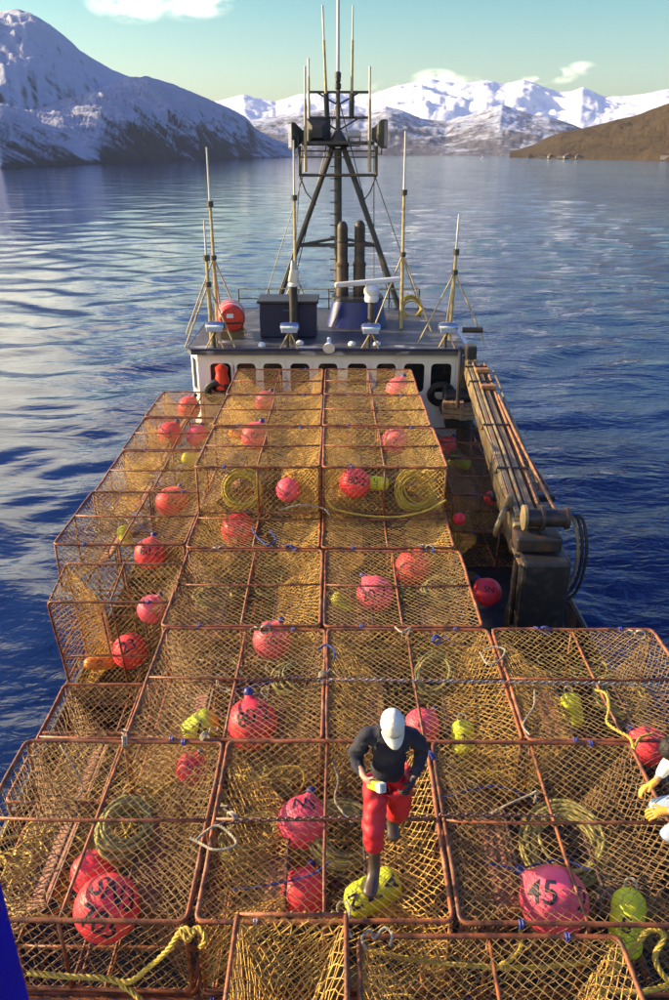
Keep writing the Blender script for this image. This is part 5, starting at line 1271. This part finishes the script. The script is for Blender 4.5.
    jm = skin('jumper', JJ, chain_e('hem', 'bel', 'wai', 'che', 'col')+chain_e('che', 'sr', 'mr', 'er', 'fr', 'cr')+chain_e('che', 'sl', 'ml', 'el', 'fl', 'cl'), M['cloth_navy'], root, 3)
    JT = {'pel': (V((0, .02, .90)), (.160, .125)), 'hr': (V((-.098, .0, .80)), .118), 'mr': (V((-.110, -.11, .65)), .112), 'kr': (V((-.118, -.21, .50)), .104), 'sr': (V((-.116, -.235, .40)), .096), 'br': (V((-.112, -.252, .30)), .086),
          'hl': (V((.098, .03, .80)), .118), 'ml': (V((.105, .03, .64)), .112), 'kl': (V((.10, .03, .47)), .104), 'sl': (V((.092, .09, .40)), .096), 'bl': (V((.084, .145, .32)), .084)}
    tr = skin('trousers', JT, chain_e('pel', 'hr', 'mr', 'kr', 'sr', 'br')+chain_e('pel', 'hl', 'ml', 'kl', 'sl', 'bl'), M['cloth_red'], root, 3)
    def crumple(o, amp, sc, st):
        """folds: push the cloth in and out along bands"""
        me = o.data
        for v in me.vertices:
            p = v.co; n = mnoise.noise(Vector((p.x*sc, p.y*sc, p.z*sc*st)))+.6*mnoise.noise(Vector((p.x*sc*2.3+4, p.y*sc*2.3, p.z*sc*2.3*st)))
            v.co = p+v.normal*amp*(1-2.2*abs(n))
        me.update()
    crumple(jm, .013, 5.5, 1.9); crumple(tr, .014, 5.0, 1.7)
    for t_, heel, toe in ((V((-.111, -.250, .37)), V((-.108, -.27, .06)), V((-.165, -.50, .055))), (V((.083, .16, .34)), V((.070, .28, .13)), V((.085, .08, .035)))):
        an = heel+(t_-heel)*.30; JB = {'t': (t_, .066), 'm': (t_.lerp(an, .5), .060), 'a': (an, .054), 'h': (heel, .050), 'b': (heel.lerp(toe, .55)+V((0, 0, .012)), (.066, .050)), 'o': (toe, (.070, .044))}
        skin('boot', JB, chain_e('t', 'm', 'a', 'b', 'o')+[('a', 'h')], M['boot'], root, 2)
    tag(root, 'man in white cap, navy jumper and red trousers walking over the pots', 'person')
    # what he holds
    dv = empty('yellow_device', V((X0-.115, Y0-.315, ZA+.02+1.085)), (R(-25), R(12), R(30)))
    MB().bbox((0, .03, 0), (.062, .13, .070), .010).build('case', M['device'], dv); MB().bbox((0, -.062, 0), (.066, .060, .074), .010).build('cover', M['device_w'], dv)
    MB().bbox((0, -.094, 0), (.044, .006, .05), .002).build('screen', M['lens'], dv)
    tag(dv, 'small yellow and white hand held device in the walking man\'s hand', 'device')
walking_man()

def crouching_man():
    V = Vector; X0, Y0 = 3.21, 5.20; root = empty('person', (X0, Y0, ZA+.03))
    J = {'pel': (V((.06, 0, .30)), (.13, .11)), 'wai': (V((-.02, -.01, .47)), (.12, .10)), 'che': (V((-.14, -.02, .68)), (.14, .11)), 'nec': (V((-.25, -.03, .83)), .055), 'hed': (V((-.30, -.03, .90)), .052),
         'hr': (V((.02, .10, .28)), .08), 'kr': (V((-.34, .16, .14)), .06), 'ar': (V((.05, .16, .06)), .045), 'tr': (V((.20, .16, .05)), .035),
         'hl': (V((.02, -.10, .28)), .08), 'kl': (V((-.36, -.16, .14)), .06), 'al': (V((.04, -.18, .06)), .045), 'tl': (V((.20, -.18, .05)), .035),
         'sr': (V((-.15, .17, .74)), .062), 'er': (V((-.20, .30, .52)), .045), 'wr': (V((-.31, .25, .36)), .030),
         'sl': (V((-.17, -.19, .74)), .062), 'el': (V((-.16, -.20, .48)), .045), 'wl': (V((-.29, -.02, .28)), .030)}
    E = chain_e('pel', 'wai', 'che', 'nec', 'hed')+chain_e('pel', 'hr', 'kr', 'ar', 'tr')+chain_e('pel', 'hl', 'kl', 'al', 'tl')+chain_e('che', 'sr', 'er', 'wr')+chain_e('che', 'sl', 'el', 'wl')
    body = skin('body', J, E, M['skin'], root, 2)
    hc = V((-.345, -.03, .97)); hrot = Matrix.Rotation(R(-90), 3, 'Z') @ Matrix.Rotation(R(42), 3, 'X')
    h = head_mesh(root, hc, hrot).build('head_source', M['skin'], root); join(body, h)
    for s in (-1, 1): MB().lathe([(.001, -.011), (.008, -.008), (.011, 0), (.008, .008), (.001, .011)], 10, Matrix.Translation(hc+hrot @ V((s*.032, -.083, .016)))).build('eye', M['eye_white'], root, smooth=True)
    m = MB(); vs, fs = [], []; g = random.Random(8)
    for i in range(14):
        th = R(i*8.0)
        for k in range(40):
            ph = 2*math.pi*k/40; front = max(0, -math.sin(ph)); t2 = th*(1-.42*front**2); w = 1+.03*math.sin(ph*9+i)+g.uniform(-.025, .025)
            vs.append(hc+hrot @ V((.106*math.sin(t2)*math.cos(ph)*w, .128*math.sin(t2)*math.sin(ph)*w+.006, .148*math.cos(t2)*w)))
    for i in range(13):
        for k in range(40): fs.append((i*40+k, i*40+40+k, i*40+40+(k+1) % 40, i*40+(k+1) % 40))
    m.add(vs, fs).build('hair', M['hair'], root, smooth='full')
    def gr(k, g_): p, r = J[k]; r = r if isinstance(r, tuple) else (r, r); return (p, (r[0]+g_, r[1]+g_))
    JS_ = {k: gr(k, .026) for k in ('wai', 'che', 'sr', 'er', 'sl', 'el')}; JS_['hem'] = (V((.04, 0, .34)), (.165, .14)); JS_['col'] = (V((-.22, -.03, .80)), .075)
    JS_['cr'] = (V((-.28, .262, .40)), .044); JS_['cl'] = (V((-.25, -.07, .33)), .044)
    skin('shirt', JS_, [('wai', 'hem')]+chain_e('wai', 'che', 'col')+chain_e('che', 'sr', 'er', 'cr')+chain_e('che', 'sl', 'el', 'cl'), M['shirt'], root, 2)
    JT = {k: gr(k, .022) for k in ('pel', 'hr', 'kr', 'hl', 'kl')}; JT['ar'] = (V((.02, .16, .09)), .07); JT['al'] = (V((.01, -.18, .09)), .07)
    skin('jeans', JT, chain_e('pel', 'hr', 'kr', 'ar')+chain_e('pel', 'hl', 'kl', 'al'), M['jeans'], root, 2)
    for s, k in ((1, 'a'), (-1, 'b')):
        y = .16 if s > 0 else -.18; skin('boot', {'a': (V((.02, y, .09)), .058), 'h': (V((.08, y, .06)), .05), 't': (V((.26, y, .05)), (.045, .035))}, [('a', 'h'), ('h', 't')], M['boot'], root, 2)
    # orange work gloves with separate fingers
    for w, d, sd, cu, k in ((V((-.31, .25, .36)), (-.75, -.15, -.45), (-.1, -.8, .5), (.0, -.35, -.9), 'r'), (V((-.29, -.02, .28)), (-.85, .1, -.30), (-.1, .8, .5), (.0, .3, -.9), 'l')):
        JG = {'w': (w-Vector(d).normalized()*.03, .040)}; EG = []
        JG['w2'] = (w, .036); EG.append(('w', 'w2')); add_hand(JG, EG, 'w2', d, sd, k, cu, 1.32); skin('glove', JG, EG, M['glove'], root, 2)
    tag(root, 'dark haired man in white shirt, jeans and orange gloves crouching at the right edge', 'person')
crouching_man()

# ------------------------------------------------------------------ gear stowed in the corner under the wheelhouse, starboard side
for i, (px, py, sz, lab) in enumerate(((453, 409, (.52, .42, .40), 'tan wooden crate in the shaded corner by the crane foot, left of two'), (466, 411, (.46, .40, .36), 'tan wooden crate in the shaded corner by the crane foot, right of two'))):
    c = at(px, py, 18.75); cr = empty('crate', c, (0, 0, R(-8+20*i))); w, d_, h_ = sz
    for k in range(3):
        z = -h_/2+h_*(k+.5)/3
        for (x, y, a, b) in ((0, -d_/2, w, .02), (0, d_/2, w, .02), (-w/2, 0, .02, d_-.05), (w/2, 0, .02, d_-.05)): MB().bbox((x, y, z), (a, b, h_/3-.015), .004).build('slat', M['crate'], cr)
    for k in range(4): MB().bbox((-w/2+w*(k+.5)/4, 0, h_/2+.012), (w/4-.012, d_, .02), .004).build('lid_slat', M['crate'], cr)
    tag(cr, lab, 'crate', 'crates by the crane foot')
c = at(458, 396, 19.0); wn_ = empty('deck_winch', c)
MB().tube([(-.34, 0, 0), (.34, 0, 0)], .17, 14).build('drum', M['black'], wn_, smooth=True)
for x in (-.34, .34): MB().tube([(x-.02, 0, 0), (x+.02, 0, 0)], .27, 16).build('flange', M['crane_dark'], wn_, smooth=True)
MB().bbox((0, .02, -.34), (.85, .5, .22), .03).build('bed', M['black'], wn_); MB().bbox((-.02, .16, -.62), (.5, .4, .45), .03).build('stand', M['black'], wn_)
tag(wn_, 'black deck winch against the right of the wheelhouse front beside the tyre', 'winch')

# ------------------------------------------------------------------ thin sea air
hz = MB(); hz.box((0, 4500, 399), (19000, 10600, 806)); hm = bpy.data.materials.new('sea_air'); hm.use_nodes = True
hn = hm.node_tree.nodes; hn.clear(); ho = hn.new('ShaderNodeOutputMaterial'); pv = hn.new('ShaderNodeVolumePrincipled'); pv.inputs['Color'].default_value = (.80, .88, 1.0, 1); pv.inputs['Density'].default_value = .00003; pv.inputs['Anisotropy'].default_value = .2
hm.node_tree.links.new(pv.outputs[0], ho.inputs['Volume'])
tag(hz.build('haze', hm), kind='stuff')
